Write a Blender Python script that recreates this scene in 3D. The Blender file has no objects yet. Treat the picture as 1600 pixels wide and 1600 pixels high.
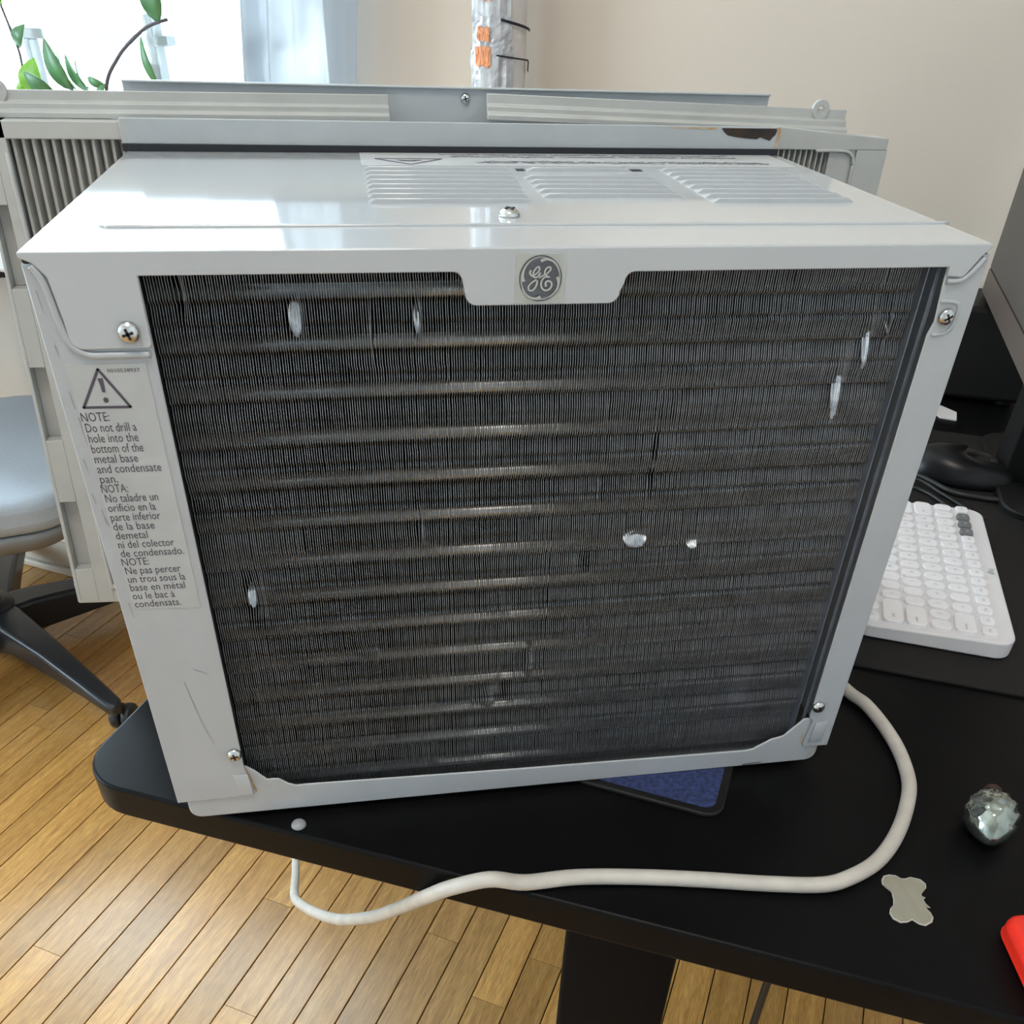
import bpy, bmesh, math, random
from mathutils import Matrix, Vector
random.seed(7)
S = bpy.context.scene
COL = S.collection

# ------------------------------------------------------------------ camera, world, lights, exposure
# metres; the rear face of the air conditioner is the plane y = 0, its rear lower edge z = 0, the floor z = -0.75
cam_d = bpy.data.cameras.new('camera'); cam = bpy.data.objects.new('camera', cam_d); COL.objects.link(cam)
S.camera = cam
cam.matrix_world = Matrix(((0.98651783, 0.07846155, -0.14361876, -0.08022754),
                           (-0.16126246, 0.61553497, -0.77143445, -0.39512442),
                           (0.02787442, 0.78419416, 0.61988913, 0.38896826), (0, 0, 0, 1)))
cam_d.sensor_width = 36; cam_d.lens = 36*1394.76/1600; cam_d.shift_y = 267/1600
cam_d.clip_start = 0.01

WORLD_STRENGTH = 14.0
w = bpy.data.worlds.new('overcast_sky'); S.world = w; w.use_nodes = True
bg = w.node_tree.nodes['Background']; bg.inputs['Color'].default_value = (0.72, 0.865, 1.0, 1); bg.inputs['Strength'].default_value = WORLD_STRENGTH

vs = S.view_settings
vs.view_transform = 'Standard'; vs.look = 'None'; vs.gamma = 1; vs.use_curve_mapping = False
vs.exposure = 0.18
CEILING_LAMP_POWER = 10
LAMP_COLOR = (1.0, 0.90, 0.80)
S.cycles.caustics_reflective = False; S.cycles.caustics_refractive = False
S.cycles.max_bounces = 8; S.cycles.diffuse_bounces = 5; S.cycles.transparent_max_bounces = 12

# room axes: U runs along the window wall to the right, N points out through it
U = Vector((.866, -.5, 0)); N = Vector((.5, .866, 0)); W0 = Vector((-.979, 1.693, 0))
FLOOR = -.75; CEIL = 1.75
def room(u, v, z): return W0 + U*u - N*v + Vector((0, 0, z))

def portal(u0, u1, z0, z1, v, name):
    d = bpy.data.lights.new(name, 'AREA'); d.shape = 'RECTANGLE'; d.size = u1-u0; d.size_y = z1-z0
    d.cycles.is_portal = True
    o = bpy.data.objects.new(name, d); COL.objects.link(o)
    # light looks along its local -Z; make it face into the room
    R = Matrix((U, Vector((0, 0, 1)), U.cross(Vector((0, 0, 1))))).transposed()
    if R.col[2].dot(N) < 0: R = Matrix((-U, Vector((0, 0, 1)), -U.cross(Vector((0, 0, 1))))).transposed()
    o.matrix_world = Matrix.Translation(room((u0+u1)/2, v, (z0+z1)/2)) @ R.to_4x4()
    return o
WIN = (-1.15, 1.06, .04, 1.46)
portal(WIN[0], WIN[1], WIN[2], WIN[3], -.16, 'window_daylight')
RU0, RU1, RV1 = -1.7, 2.75, 3.3
WIN2 = (1.35, 3.0, -.05, 1.46)                  # second window, in the left wall: from, to along the wall, bottom, top
d2 = bpy.data.lights.new('left_window_daylight', 'AREA'); d2.shape = 'RECTANGLE'; d2.size = WIN2[1]-WIN2[0]; d2.size_y = WIN2[3]-WIN2[2]; d2.cycles.is_portal = True
o2 = bpy.data.objects.new('left_window_daylight', d2); COL.objects.link(o2)
o2.matrix_world = Matrix.Translation(room(RU0-.12, (WIN2[0]+WIN2[1])/2, (WIN2[2]+WIN2[3])/2)) @ Matrix((N, Vector((0, 0, 1)), -U)).transposed().to_4x4()

# ------------------------------------------------------------------ materials
MATS = {}
def mat(name, col, rough=.5, metal=0, var=0, scale=40, bump=0, bscale=200, coat=0, spec=.5, col2=None, stretch=None, trans=0, sss=0, rvar=0):
    if name in MATS: return MATS[name]
    m = bpy.data.materials.new(name); m.use_nodes = True; nt = m.node_tree
    b = nt.nodes['Principled BSDF']
    b.inputs['Roughness'].default_value = rough; b.inputs['Metallic'].default_value = metal
    b.inputs['Specular IOR Level'].default_value = spec
    b.inputs['Coat Weight'].default_value = coat; b.inputs['Coat Roughness'].default_value = .08
    if trans: b.inputs['Transmission Weight'].default_value = trans
    tc = nt.nodes.new('ShaderNodeTexCoord')
    mp = nt.nodes.new('ShaderNodeMapping'); nt.links.new(tc.outputs['Object'], mp.inputs[0])
    if stretch: mp.inputs['Scale'].default_value = stretch
    n = nt.nodes.new('ShaderNodeTexNoise'); n.inputs['Scale'].default_value = scale; n.inputs['Detail'].default_value = 6
    nt.links.new(mp.outputs[0], n.inputs['Vector'])
    mx = nt.nodes.new('ShaderNodeMix'); mx.data_type = 'RGBA'
    c2 = col2 if col2 else tuple(max(0, c*(1-var)) for c in col)
    mx.inputs['A'].default_value = (*col, 1); mx.inputs['B'].default_value = (*c2, 1)
    rp = nt.nodes.new('ShaderNodeMapRange'); rp.inputs['From Min'].default_value = .35; rp.inputs['From Max'].default_value = .7
    nt.links.new(n.outputs['Fac'], rp.inputs['Value']); nt.links.new(rp.outputs[0], mx.inputs['Factor'])
    nt.links.new(mx.outputs['Result'], b.inputs['Base Color'])
    if rvar:
        rr = nt.nodes.new('ShaderNodeMapRange'); rr.inputs['To Min'].default_value = rough; rr.inputs['To Max'].default_value = rough+rvar
        nt.links.new(n.outputs['Fac'], rr.inputs['Value']); nt.links.new(rr.outputs[0], b.inputs['Roughness'])
    if bump:
        n2 = nt.nodes.new('ShaderNodeTexNoise'); n2.inputs['Scale'].default_value = bscale; n2.inputs['Detail'].default_value = 3
        nt.links.new(mp.outputs[0], n2.inputs['Vector'])
        bp = nt.nodes.new('ShaderNodeBump'); bp.inputs['Strength'].default_value = bump; bp.inputs['Distance'].default_value = .001
        nt.links.new(n2.outputs['Fac'], bp.inputs['Height']); nt.links.new(bp.outputs[0], b.inputs['Normal'])
    MATS[name] = m
    return m

M_PAINT = mat('white_enamel', (.445, .46, .478), .34, var=.07, scale=25, bump=.05, bscale=500)
M_TOP = mat('glossy_white_enamel', (.475, .49, .505), .07, var=.03, scale=12, coat=.5, bump=.02, bscale=60)
M_RAIL = mat('white_rail_enamel', (.44, .462, .478), .42, var=.10, scale=30)
M_PLASTIC = mat('ivory_plastic', (.47, .47, .45), .5, var=.10, scale=35)
M_PLEAT = mat('ivory_pleat_plastic', (.42, .41, .38), .6, var=.2, scale=30)
M_FIN = mat('dusty_shaded_aluminium', (.12, .126, .138), .5, metal=.45, var=.4, scale=60, stretch=(1, 1, 3))  # dusty fins, darkened further: shade between them is put into the colour
M_FINEDGE = mat('lit_aluminium_edge', (.33, .34, .355), .42, metal=.7, var=.35, scale=70, stretch=(1, 1, 3))  # light caught on the fin front edges, painted as a lighter colour
M_TUBE = mat('bare_aluminium', (.66, .665, .67), .38, metal=.9, var=.25, scale=90)
M_CRUSH = mat('glint_crushed_aluminium', (.72, .73, .75), .30, metal=1, var=.35, scale=260)
M_COILBACK = mat('coil_black', (.012, .012, .013), .9)  # near-black sheet behind the fins, and the left end plate
M_STEEL = mat('screw_steel', (.72, .72, .70), .22, metal=1, var=.3, scale=300)
M_SLOT = mat('screw_slot_shadow', (.02, .02, .02), .7)
M_PLATE = mat('galvanised_plate', (.22, .24, .28), .4, metal=.6, var=.3, scale=80)
M_LABEL = mat('label_paper', (.475, .485, .485), .45, var=.10, scale=45)
M_INK = mat('label_ink', (.075, .065, .085), .6)
M_INKP = mat('faded_violet_ink', (.13, .115, .16), .6)
M_BADGE = mat('badge_paper', (.46, .47, .44), .4, var=.06, scale=90)
M_BADGEDARK = mat('badge_grey', (.105, .11, .125), .4, var=.2, scale=300)
M_RUST = mat('rust_flake', (.028, .022, .020), .9, col2=(.05, .032, .022), scale=90, bump=.6, bscale=300)
M_RUSTEDGE = mat('rust_edge', (.42, .27, .13), .8, col2=(.55, .47, .36), scale=120)
M_GASKET = mat('dark_foam_gasket', (.02, .022, .028), .9)
M_SCUFF = mat('scuff_mark', (.30, .28, .33), .7)
M_CORD = mat('ivory_cord_rubber', (.60, .55, .49), .45, var=.18, scale=50, stretch=(1, 1, 1))
M_DESK = mat('black_laminate', (.0050, .0050, .0055), .34, var=.2, scale=30, bump=.08, bscale=1500, spec=.09)
M_DESKLEG = mat('black_powder_coat', (.006, .006, .0065), .6, bump=.2, bscale=1200, spec=.06)
M_MAT = mat('black_desk_mat', (.017, .0155, .015), .7, var=.25, scale=400, bump=.3, bscale=1500, spec=.2)
M_KB = mat('white_keyboard_plastic', (.74, .715, .73), .42, var=.03, scale=30)
M_KEY = mat('white_key_plastic', (.86, .84, .86), .4)
M_KEYGREY = mat('grey_key_plastic', (.17, .175, .18), .45)
M_LEGEND = mat('key_legend_grey', (.33, .32, .33), .6)
M_BLACKGLOSS = mat('black_gloss_plastic', (.008, .008, .009), .30, spec=.25)
M_BLACKMATTE = mat('black_matte_plastic', (.009, .0085, .008), .5, spec=.25)
M_CABLE = mat('black_cable_rubber', (.016, .016, .017), .38, spec=.4)
M_SCREEN = mat('switched_off_screen', (.105, .088, .076), .5, spec=.3)
M_BEZEL = mat('warm_grey_bezel', (.13, .098, .082), .5, spec=.3)
M_PAPER = mat('white_card', (.75, .71, .70), .6)
M_BLUE = mat('blue_woven_fabric', (.035, .055, .17), .9, col2=(.012, .018, .05), scale=330, bump=1.0, bscale=500)
M_RED = mat('red_plastic', (.83, .028, .012), .42)
M_GLASSORN = mat('silvered_glass', (.42, .46, .41), .13, metal=.9, var=.55, scale=110, coat=.6, bump=.12, bscale=120)
M_CAP = mat('ornament_cap', (.10, .055, .045), .4, metal=.7)
M_STICKER = mat('felt_backed_sticker', (.32, .30, .235), .75, var=.12, scale=160, stretch=(1, .25, 1))
M_STICKEREDGE = mat('sticker_rim', (.48, .45, .40), .6)
M_BUMPER = mat('clear_rubber', (.30, .30, .31), .25)
M_CHAIRSEAT = mat('blue_grey_seat_fabric', (.42, .47, .53), .85, var=.12, scale=500, bump=.4, bscale=900)
M_CHAIRPAN = mat('grey_seat_shell', (.20, .21, .22), .45)
M_CHAIRBASE = mat('black_nylon', (.018, .020, .024), .36, bump=.15, bscale=600)
M_LEAF = mat('leaf_green', (.10, .28, .10), .4, var=.4, scale=60, coat=.2)
M_LEAF2 = mat('young_leaf_green', (.22, .48, .04), .45, var=.3, scale=60)
M_STEM = mat('plant_stem', (.10, .085, .10), .6)
M_POT = mat('white_pot', (.6, .6, .58), .5)
M_SOIL = mat('potting_soil', (.05, .035, .02), .95, bump=.6)
M_FRAME = mat('white_window_paint', (.72, .73, .72), .4)
M_RAILOUT = mat('grey_green_railing', (.014, .018, .017), .5)
M_WRAPP = mat('crumpled_plastic_wrap', (.60, .61, .63), .2, var=.25, scale=60, coat=.4, bump=.5, bscale=120, col2=(.40, .38, .40))
M_WRAPO = mat('orange_print', (.85, .32, .13), .4, var=.25, scale=90)
M_WRAPW = mat('pale_card', (.62, .575, .55), .6, var=.1, scale=50)
M_TAPE = mat('black_tape', (.02, .018, .03), .5)
M_WALL = mat('warm_white_wall_paint', (.70, .60, .505), .7, var=.03, scale=4, bump=.15, bscale=250)
M_WALL2 = mat('neutral_bounce_wall_paint', (.62, .635, .65), .7, var=.03, scale=4)  # unseen walls, toned cool to cancel the warm bounce light
M_CEIL = mat('white_ceiling_paint', (.74, .73, .70), .8)
M_BASEB = mat('cream_baseboard_paint', (.64, .57, .48), .5)
M_LAMPSH = mat('lamp_housing', (.8, .8, .8), .5)

def transparent_mix(name, fac, diffuse, translucent, var):
    m = bpy.data.materials.new(name); m.use_nodes = True; nt = m.node_tree
    for nd in list(nt.nodes): nt.nodes.remove(nd)
    out = nt.nodes.new('ShaderNodeOutputMaterial')
    t = nt.nodes.new('ShaderNodeBsdfTransparent'); d = nt.nodes.new('ShaderNodeBsdfDiffuse'); tl = nt.nodes.new('ShaderNodeBsdfTranslucent')
    d.inputs[0].default_value = (*diffuse, 1); tl.inputs[0].default_value = (*translucent, 1)
    a = nt.nodes.new('ShaderNodeMixShader'); a.inputs[0].default_value = .55
    nt.links.new(d.outputs[0], a.inputs[1]); nt.links.new(tl.outputs[0], a.inputs[2])
    b = nt.nodes.new('ShaderNodeMixShader')
    tc = nt.nodes.new('ShaderNodeTexCoord'); n = nt.nodes.new('ShaderNodeTexNoise'); n.inputs['Scale'].default_value = 14; n.inputs['Detail'].default_value = 4
    nt.links.new(tc.outputs['Object'], n.inputs['Vector'])
    r = nt.nodes.new('ShaderNodeMapRange'); r.inputs['From Min'].default_value = .3; r.inputs['From Max'].default_value = .7
    r.inputs['To Min'].default_value = max(0, fac-var); r.inputs['To Max'].default_value = min(1, fac+var)
    nt.links.new(n.outputs['Fac'], r.inputs['Value']); nt.links.new(r.outputs[0], b.inputs[0])
    nt.links.new(t.outputs[0], b.inputs[1]); nt.links.new(a.outputs[0], b.inputs[2]); nt.links.new(b.outputs[0], out.inputs[0])
    return m
M_SHEER = transparent_mix('sheer_curtain_weave', .965, (.60, .63, .67), (.10, .11, .12), .03)
M_SHEER2 = transparent_mix('thin_sheer_weave', .55, (.7, .74, .78), (.3, .33, .34), .2)

def glass_mat():
    m = bpy.data.materials.new('window_glass'); m.use_nodes = True; nt = m.node_tree
    for nd in list(nt.nodes): nt.nodes.remove(nd)
    out = nt.nodes.new('ShaderNodeOutputMaterial'); t = nt.nodes.new('ShaderNodeBsdfTransparent'); g = nt.nodes.new('ShaderNodeBsdfGlossy')
    g.inputs['Roughness'].default_value = .02; t.inputs[0].default_value = (.96, .98, .97, 1)
    a = nt.nodes.new('ShaderNodeMixShader'); a.inputs[0].default_value = .05; nt.links.new(t.outputs[0], a.inputs[1]); nt.links.new(g.outputs[0], a.inputs[2])
    nt.links.new(a.outputs[0], out.inputs[0]); return m
M_GLASS = glass_mat()

def wood_mat(name, brick=False):
    m = bpy.data.materials.new(name); m.use_nodes = True; nt = m.node_tree; b = nt.nodes['Principled BSDF']
    L = nt.links.new
    tc = nt.nodes.new('ShaderNodeTexCoord'); oi = nt.nodes.new('ShaderNodeObjectInfo')
    add = nt.nodes.new('ShaderNodeVectorMath'); add.operation = 'ADD'
    sc = nt.nodes.new('ShaderNodeVectorMath'); sc.operation = 'SCALE'; sc.inputs['Scale'].default_value = 37.0
    cmb = nt.nodes.new('ShaderNodeCombineXYZ')
    L(oi.outputs['Random'], cmb.inputs[0]); L(oi.outputs['Random'], cmb.inputs[1]); L(oi.outputs['Random'], cmb.inputs[2])
    L(cmb.outputs[0], sc.inputs[0]); L(tc.outputs['Object'], add.inputs[0]); L(sc.outputs[0], add.inputs[1])
    mp = nt.nodes.new('ShaderNodeMapping'); mp.inputs['Scale'].default_value = (1.4, 22, 10); L(add.outputs[0], mp.inputs[0])
    n = nt.nodes.new('ShaderNodeTexNoise'); n.inputs['Scale'].default_value = 4; n.inputs['Detail'].default_value = 9; n.inputs['Roughness'].default_value = .62; n.inputs['Distortion'].default_value = .8
    L(mp.outputs[0], n.inputs['Vector'])
    mp2 = nt.nodes.new('ShaderNodeMapping'); mp2.inputs['Scale'].default_value = (14, 220, 60); L(add.outputs[0], mp2.inputs[0])
    n2 = nt.nodes.new('ShaderNodeTexNoise'); n2.inputs['Scale'].default_value = 4; n2.inputs['Detail'].default_value = 3; L(mp2.outputs[0], n2.inputs['Vector'])
    cr = nt.nodes.new('ShaderNodeValToRGB'); e = cr.color_ramp.elements
    e[0].position = .28; e[0].color = (.43, .20, .045, 1); e[1].position = .72; e[1].color = (.70, .395, .12, 1)
    x = e.new(.5); x.color = (.58, .30, .08, 1)
    L(n.outputs['Fac'], cr.inputs[0])
    mx = nt.nodes.new('ShaderNodeMix'); mx.data_type = 'RGBA'; mx.blend_type = 'MULTIPLY'
    rg = nt.nodes.new('ShaderNodeMapRange'); rg.inputs['To Min'].default_value = .74; rg.inputs['To Max'].default_value = 1.12
    L(oi.outputs['Random'], rg.inputs['Value'])
    rg2 = nt.nodes.new('ShaderNodeMapRange'); rg2.inputs['From Min'].default_value = .35; rg2.inputs['From Max'].default_value = .6; rg2.inputs['To Min'].default_value = .64; rg2.inputs['To Max'].default_value = 1.0
    L(n2.outputs['Fac'], rg2.inputs['Value'])
    mu = nt.nodes.new('ShaderNodeMath'); mu.operation = 'MULTIPLY'; L(rg.outputs[0], mu.inputs[0]); L(rg2.outputs[0], mu.inputs[1])
    mx.inputs['Factor'].default_value = 1; L(cr.outputs[0], mx.inputs['A']); L(mu.outputs[0], mx.inputs['B'])
    L(mx.outputs['Result'], b.inputs['Base Color'])
    b.inputs['Roughness'].default_value = .38; b.inputs['Coat Weight'].default_value = .45; b.inputs['Coat Roughness'].default_value = .20
    bp = nt.nodes.new('ShaderNodeBump'); bp.inputs['Strength'].default_value = .18; bp.inputs['Distance'].default_value = .0006
    L(n2.outputs['Fac'], bp.inputs['Height']); L(bp.outputs[0], b.inputs['Normal'])
    return m
M_WOOD = wood_mat('oak_strip_floor')
M_SUBFLOOR = mat('dark_floor_joint', (.05, .022, .012), .8)

# ------------------------------------------------------------------ helpers
def link(o): COL.objects.link(o); return o
def tag(o, label=None, cat=None, group=None, kind=None):
    if label: o['label'] = label
    if cat: o['category'] = cat
    if group: o['group'] = group
    if kind: o['kind'] = kind
    return o
def thing(name, loc, label, cat, group=None):
    o = bpy.data.objects.new(name, None); o.empty_display_size = .02; link(o); o.location = loc
    return tag(o, label, cat, group)
def setparent(o, p):
    if p is None: return o
    o.parent = p
    if p.type == 'EMPTY': o.matrix_parent_inverse = Matrix.Translation(-Vector(p.location))
    return o
def finish(me, m, smooth):
    if isinstance(m, (list, tuple)):
        for k in m: me.materials.append(k)
    else: me.materials.append(m)
    if smooth:
        me.polygons.foreach_set('use_smooth', [True]*len(me.polygons))
    me.update()
def mesh(name, verts, faces, m, parent=None, smooth=False, bevel=0, seg=2, recalc=True):
    me = bpy.data.meshes.new(name); me.from_pydata([tuple(v) for v in verts], [], faces)
    if recalc:
        bm = bmesh.new(); bm.from_mesh(me); bmesh.ops.recalc_face_normals(bm, faces=bm.faces); bm.to_mesh(me); bm.free()
    finish(me, m, smooth)
    o = bpy.data.objects.new(name, me); link(o); setparent(o, parent)
    if bevel: addbevel(o, bevel, seg)
    return o
def addbevel(o, wd, seg=2):
    b = o.modifiers.new('edge', 'BEVEL'); b.width = wd; b.segments = seg; b.limit_method = 'ANGLE'; b.angle_limit = math.radians(35); b.harden_normals = False
    for p in o.data.polygons: p.use_smooth = True
    try:
        o.data.set_sharp_from_angle(angle=math.radians(35))
    except Exception: pass
    return o
class MB:
    def __init__(s): s.v = []; s.f = []
    def add(s, v, f):
        k = len(s.v); s.v += [Vector(p) for p in v]; s.f += [[i+k for i in q] for q in f]; return s
    def box(s, a, b, M=None):
        x0, y0, z0 = a; x1, y1, z1 = b
        v = [Vector(p) for p in ((x0, y0, z0), (x1, y0, z0), (x1, y1, z0), (x0, y1, z0), (x0, y0, z1), (x1, y0, z1), (x1, y1, z1), (x0, y1, z1))]
        if M: v = [M @ p for p in v]
        return s.add(v, [(0, 3, 2, 1), (4, 5, 6, 7), (0, 1, 5, 4), (1, 2, 6, 5), (2, 3, 7, 6), (3, 0, 4, 7)])
    def prism(s, poly, fn, t0, t1):
        n = len(poly); v = [fn(p, t0) for p in poly]+[fn(p, t1) for p in poly]
        f = [list(range(n))[::-1], list(range(n, 2*n))]+[[i, (i+1) % n, n+(i+1) % n, n+i] for i in range(n)]
        return s.add(v, f)
    def tube(s, pts, r, seg=10, cap=True):
        pts = [Vector(p) for p in pts]; rs = r if isinstance(r, (list, tuple)) else [r]*len(pts)
        rings = []; up = None
        for i, p in enumerate(pts):
            d = (pts[min(i+1, len(pts)-1)]-pts[max(i-1, 0)]).normalized()
            if up is None:
                up = Vector((0, 0, 1)) if abs(d.z) < .9 else Vector((1, 0, 0))
            a = (up-d*up.dot(d)).normalized(); b = d.cross(a); up = a
            rings.append([p+(a*math.cos(2*math.pi*k/seg)+b*math.sin(2*math.pi*k/seg))*rs[i] for k in range(seg)])
        v = [q for R_ in rings for q in R_]; f = []
        for i in range(len(pts)-1):
            for k in range(seg):
                f.append((i*seg+k, i*seg+(k+1) % seg, (i+1)*seg+(k+1) % seg, (i+1)*seg+k))
        if cap: f += [list(range(seg))[::-1], [(len(pts)-1)*seg+k for k in range(seg)]]
        return s.add(v, f)
    def lathe(s, prof, M, seg=24, bump=None):
        v = []; f = []
        for i, (r, h) in enumerate(prof):
            for k in range(seg):
                a = 2*math.pi*k/seg; rr = r*(bump(i, k) if bump else 1)
                v.append(M @ Vector((rr*math.cos(a), rr*math.sin(a), h)))
        for i in range(len(prof)-1):
            for k in range(seg): f.append((i*seg+k, i*seg+(k+1) % seg, (i+1)*seg+(k+1) % seg, (i+1)*seg+k))
        f += [list(range(seg))[::-1], [(len(prof)-1)*seg+k for k in range(seg)]]
        return s.add(v, f)
    def build(s, name, m, parent=None, smooth=False, bevel=0, seg=2): return mesh(name, s.v, s.f, m, parent, smooth, bevel, seg)
XZ = lambda p, t: Vector((p[0], t, p[1]))
XY = lambda p, t: Vector((p[0], p[1], t))
def smoothpts(P, sub=6):
    P = [Vector(p) for p in P]; out = []
    for i in range(len(P)-1):
        a = P[max(i-1, 0)]; b = P[i]; c = P[i+1]; d = P[min(i+2, len(P)-1)]
        for k in range(sub):
            t = k/sub
            out.append(.5*((2*b)+(c-a)*t+(2*a-5*b+4*c-d)*t*t+(3*b-3*c+d-a)*t**3))
    out.append(P[-1]); return out
def rrect(x0, x1, y0, y1, r, n=5):
    out = []
    for cx, cy, a0 in ((x1-r, y0+r, -90), (x1-r, y1-r, 0), (x0+r, y1-r, 90), (x0+r, y0+r, 180)):
        for k in range(n+1):
            a = math.radians(a0+90*k/n); out.append((cx+r*math.cos(a), cy+r*math.sin(a)))
    return out
def ribbon(pts, w0, w1=None, fn=None, t=0, sub=6):
    P = smoothpts([(p[0], p[1], 0) for p in pts], sub); w1 = w0 if w1 is None else w1
    v = []; n = len(P)
    for i, p in enumerate(P):
        d = (P[min(i+1, n-1)]-P[max(i-1, 0)]).normalized(); nn = Vector((-d.y, d.x, 0)); ww = w0+(w1-w0)*i/(n-1)
        v += [fn((p+nn*ww/2)[:2], t), fn((p-nn*ww/2)[:2], t)]
    f = [(2*i, 2*i+1, 2*i+3, 2*i+2) for i in range(n-1)]
    return v, f
TEXTS = {}
def text_mesh(s, res=3):
    """verts, faces of a line of lettering, cap height about 0.7 of size 1, left aligned"""
    if s in TEXTS: return TEXTS[s]
    cu = bpy.data.curves.new('lettering', 'FONT'); cu.body = s; cu.size = 1; cu.resolution_u = res
    o = bpy.data.objects.new('lettering', cu); link(o)
    dg = bpy.context.evaluated_depsgraph_get()
    me = bpy.data.meshes.new_from_object(o.evaluated_get(dg))
    v = [p.co.copy() for p in me.vertices]; f = [list(p.vertices) for p in me.polygons]
    bpy.data.objects.remove(o); bpy.data.meshes.remove(me); bpy.data.curves.remove(cu)
    xs = [p.x for p in v] or [0]
    TEXTS[s] = (v, f, min(xs), max(xs)); return TEXTS[s]
def put_text(mb, s, origin, ex, ey, size, xscale=1, width=None, align='L', res=3):
    v, f, x0, x1 = text_mesh(s, res)
    if width: xscale = width/((x1-x0)*size)
    off = {'L': x0, 'C': (x0+x1)/2, 'R': x1}[align]
    mb.add([origin+ex*((p.x-off)*size*xscale)+ey*(p.y*size) for p in v], f)
    return mb
X, Y, Z = Vector((1, 0, 0)), Vector((0, 1, 0)), Vector((0, 0, 1))

# ------------------------------------------------------------------ the setting
# window wall with its opening
def uvz(mb, u0, u1, v0, v1, z0, z1):
    c = [room(u, v, z) for z in (z0, z1) for (u, v) in ((u0, v0), (u1, v0), (u1, v1), (u0, v1))]
    return mb.add(c, [(0, 3, 2, 1), (4, 5, 6, 7), (0, 1, 5, 4), (1, 2, 6, 5), (2, 3, 7, 6), (3, 0, 4, 7)])
mb = MB()
uvz(mb, RU0-.1, WIN[0], -.14, 0, FLOOR, CEIL); uvz(mb, WIN[1], RU1+.1, -.14, 0, FLOOR, CEIL)
uvz(mb, WIN[0], WIN[1], -.14, 0, FLOOR, WIN[2]); uvz(mb, WIN[0], WIN[1], -.14, 0, WIN[3], CEIL)
tag(mb.build('wall_back', M_WALL), kind='structure')
mb = MB()
uvz(mb, RU0-.1, RU0, 0, WIN2[0], FLOOR, CEIL); uvz(mb, RU0-.1, RU0, WIN2[1], RV1, FLOOR, CEIL)
uvz(mb, RU0-.1, RU0, WIN2[0], WIN2[1], FLOOR, WIN2[2]); uvz(mb, RU0-.1, RU0, WIN2[0], WIN2[1], WIN2[3], CEIL)
tag(mb.build('wall_left', M_WALL2), kind='structure')
tag(uvz(MB(), RU1, RU1+.1, 0, RV1, FLOOR, CEIL).build('wall_right', M_WALL2), kind='structure')
tag(uvz(MB(), RU0-.1, RU1+.1, RV1, RV1+.1, FLOOR, CEIL).build('wall_front', M_WALL2), kind='structure')
tag(uvz(MB(), RU0-.1, RU1+.1, -.14, RV1+.1, CEIL, CEIL+.1).build('ceiling', M_CEIL), kind='structure')
bb = uvz(MB(), RU0, RU1, 0, .012, FLOOR, FLOOR+.085).build('baseboard_back', M_BASEB, bevel=.003)
tag(bb, kind='structure')
uvz(MB(), RU0, RU1, .001, .018, FLOOR+.085, FLOOR+.098).build('cap_moulding', M_BASEB, bb, bevel=.004)
uvz(MB(), RU0, RU1, .012, .026, FLOOR, FLOOR+.018).build('shoe_moulding', M_BASEB, bb, bevel=.005)

# floor: a slab with oak strips laid on it
fl = uvz(MB(), RU0-.1, RU1+.1, -.14, RV1+.1, FLOOR-.08, FLOOR-.0065).build('floor', M_SUBFLOOR)
tag(fl, kind='structure')
PA = math.radians(59.6); PD = Vector((math.cos(PA), math.sin(PA), 0)); PN = Vector((math.sin(PA), -math.cos(PA), 0))
PITCH = .0526; PW = .0509
plank_meshes = {}
def plank_mesh(L, mtl=None):
    if L not in plank_meshes:
        me = bpy.data.meshes.new('plank'); h = .0062; b = .0006
        v = [(-L/2, -PW/2, -h), (L/2, -PW/2, -h), (L/2, PW/2, -h), (-L/2, PW/2, -h),
             (-L/2, -PW/2, -b), (L/2, -PW/2, -b), (L/2, PW/2, -b), (-L/2, PW/2, -b),
             (-L/2+.0001, -PW/2+b, 0), (L/2-.0001, -PW/2+b, 0), (L/2-.0001, PW/2-b, 0), (-L/2+.0001, PW/2-b, 0)]
        f = [(0, 1, 5, 4), (1, 2, 6, 5), (2, 3, 7, 6), (3, 0, 4, 7), (4, 5, 9, 8), (5, 6, 10, 9), (6, 7, 11, 10), (7, 4, 8, 11), (8, 9, 10, 11)]
        me.from_pydata(v, [], f); me.materials.append(M_WOOD); me.update(); plank_meshes[L] = me
    return plank_meshes[L]
LENS = (.45, .62, .8, 1.0)
rest = []
# offsets across the boards measured on the photograph's joints: joint at -0.1005
for r in range(-50, 34):
    off = -.1005+PITCH*(r+.5)
    t = -1.9-random.random()*.8
    while t < 2.1:
        L = random.choice(LENS); c = PD*(t+L/2)+PN*off
        u = (c-W0).dot(U); v = -(c-W0).dot(N)
        lo = c-PD*L/2; hi = c+PD*L/2
        inroom = RU0 < u < RU1 and -(hi-W0).dot(N) > .0 and -(lo-W0).dot(N) < RV1
        vhi = -(hi-W0).dot(N)
        if -(lo-W0).dot(N) > 0 and RU0 < u < RU1 and v < RV1:
            if vhi < 0:   # cut the last board at the wall
                L2 = round(L+vhi-.002, 3)
                if L2 > .03:
                    me_ = plank_mesh(L2); cc = lo+PD*L2/2
                else: me_ = None
                L_ = L2
            else: me_ = plank_mesh(L); cc = c; L_ = L
            if me_:
                view = -1.75 < off < .62 and cc.dot(PD) > -.42-L_/2
                if view:
                    o = bpy.data.objects.new('plank', me_); o.location = (cc.x, cc.y, FLOOR); o.rotation_euler = (0, 0, PA); link(o); o.parent = fl
                else: rest.append((cc, L_))
        t += L+.0006
mb = MB()
for cc, L in rest:
    mb.box((-L/2, -PW/2, -.0062), (L/2, PW/2, 0), Matrix.Translation((cc.x, cc.y, FLOOR)) @ Matrix.Rotation(PA, 4, 'Z'))
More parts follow.
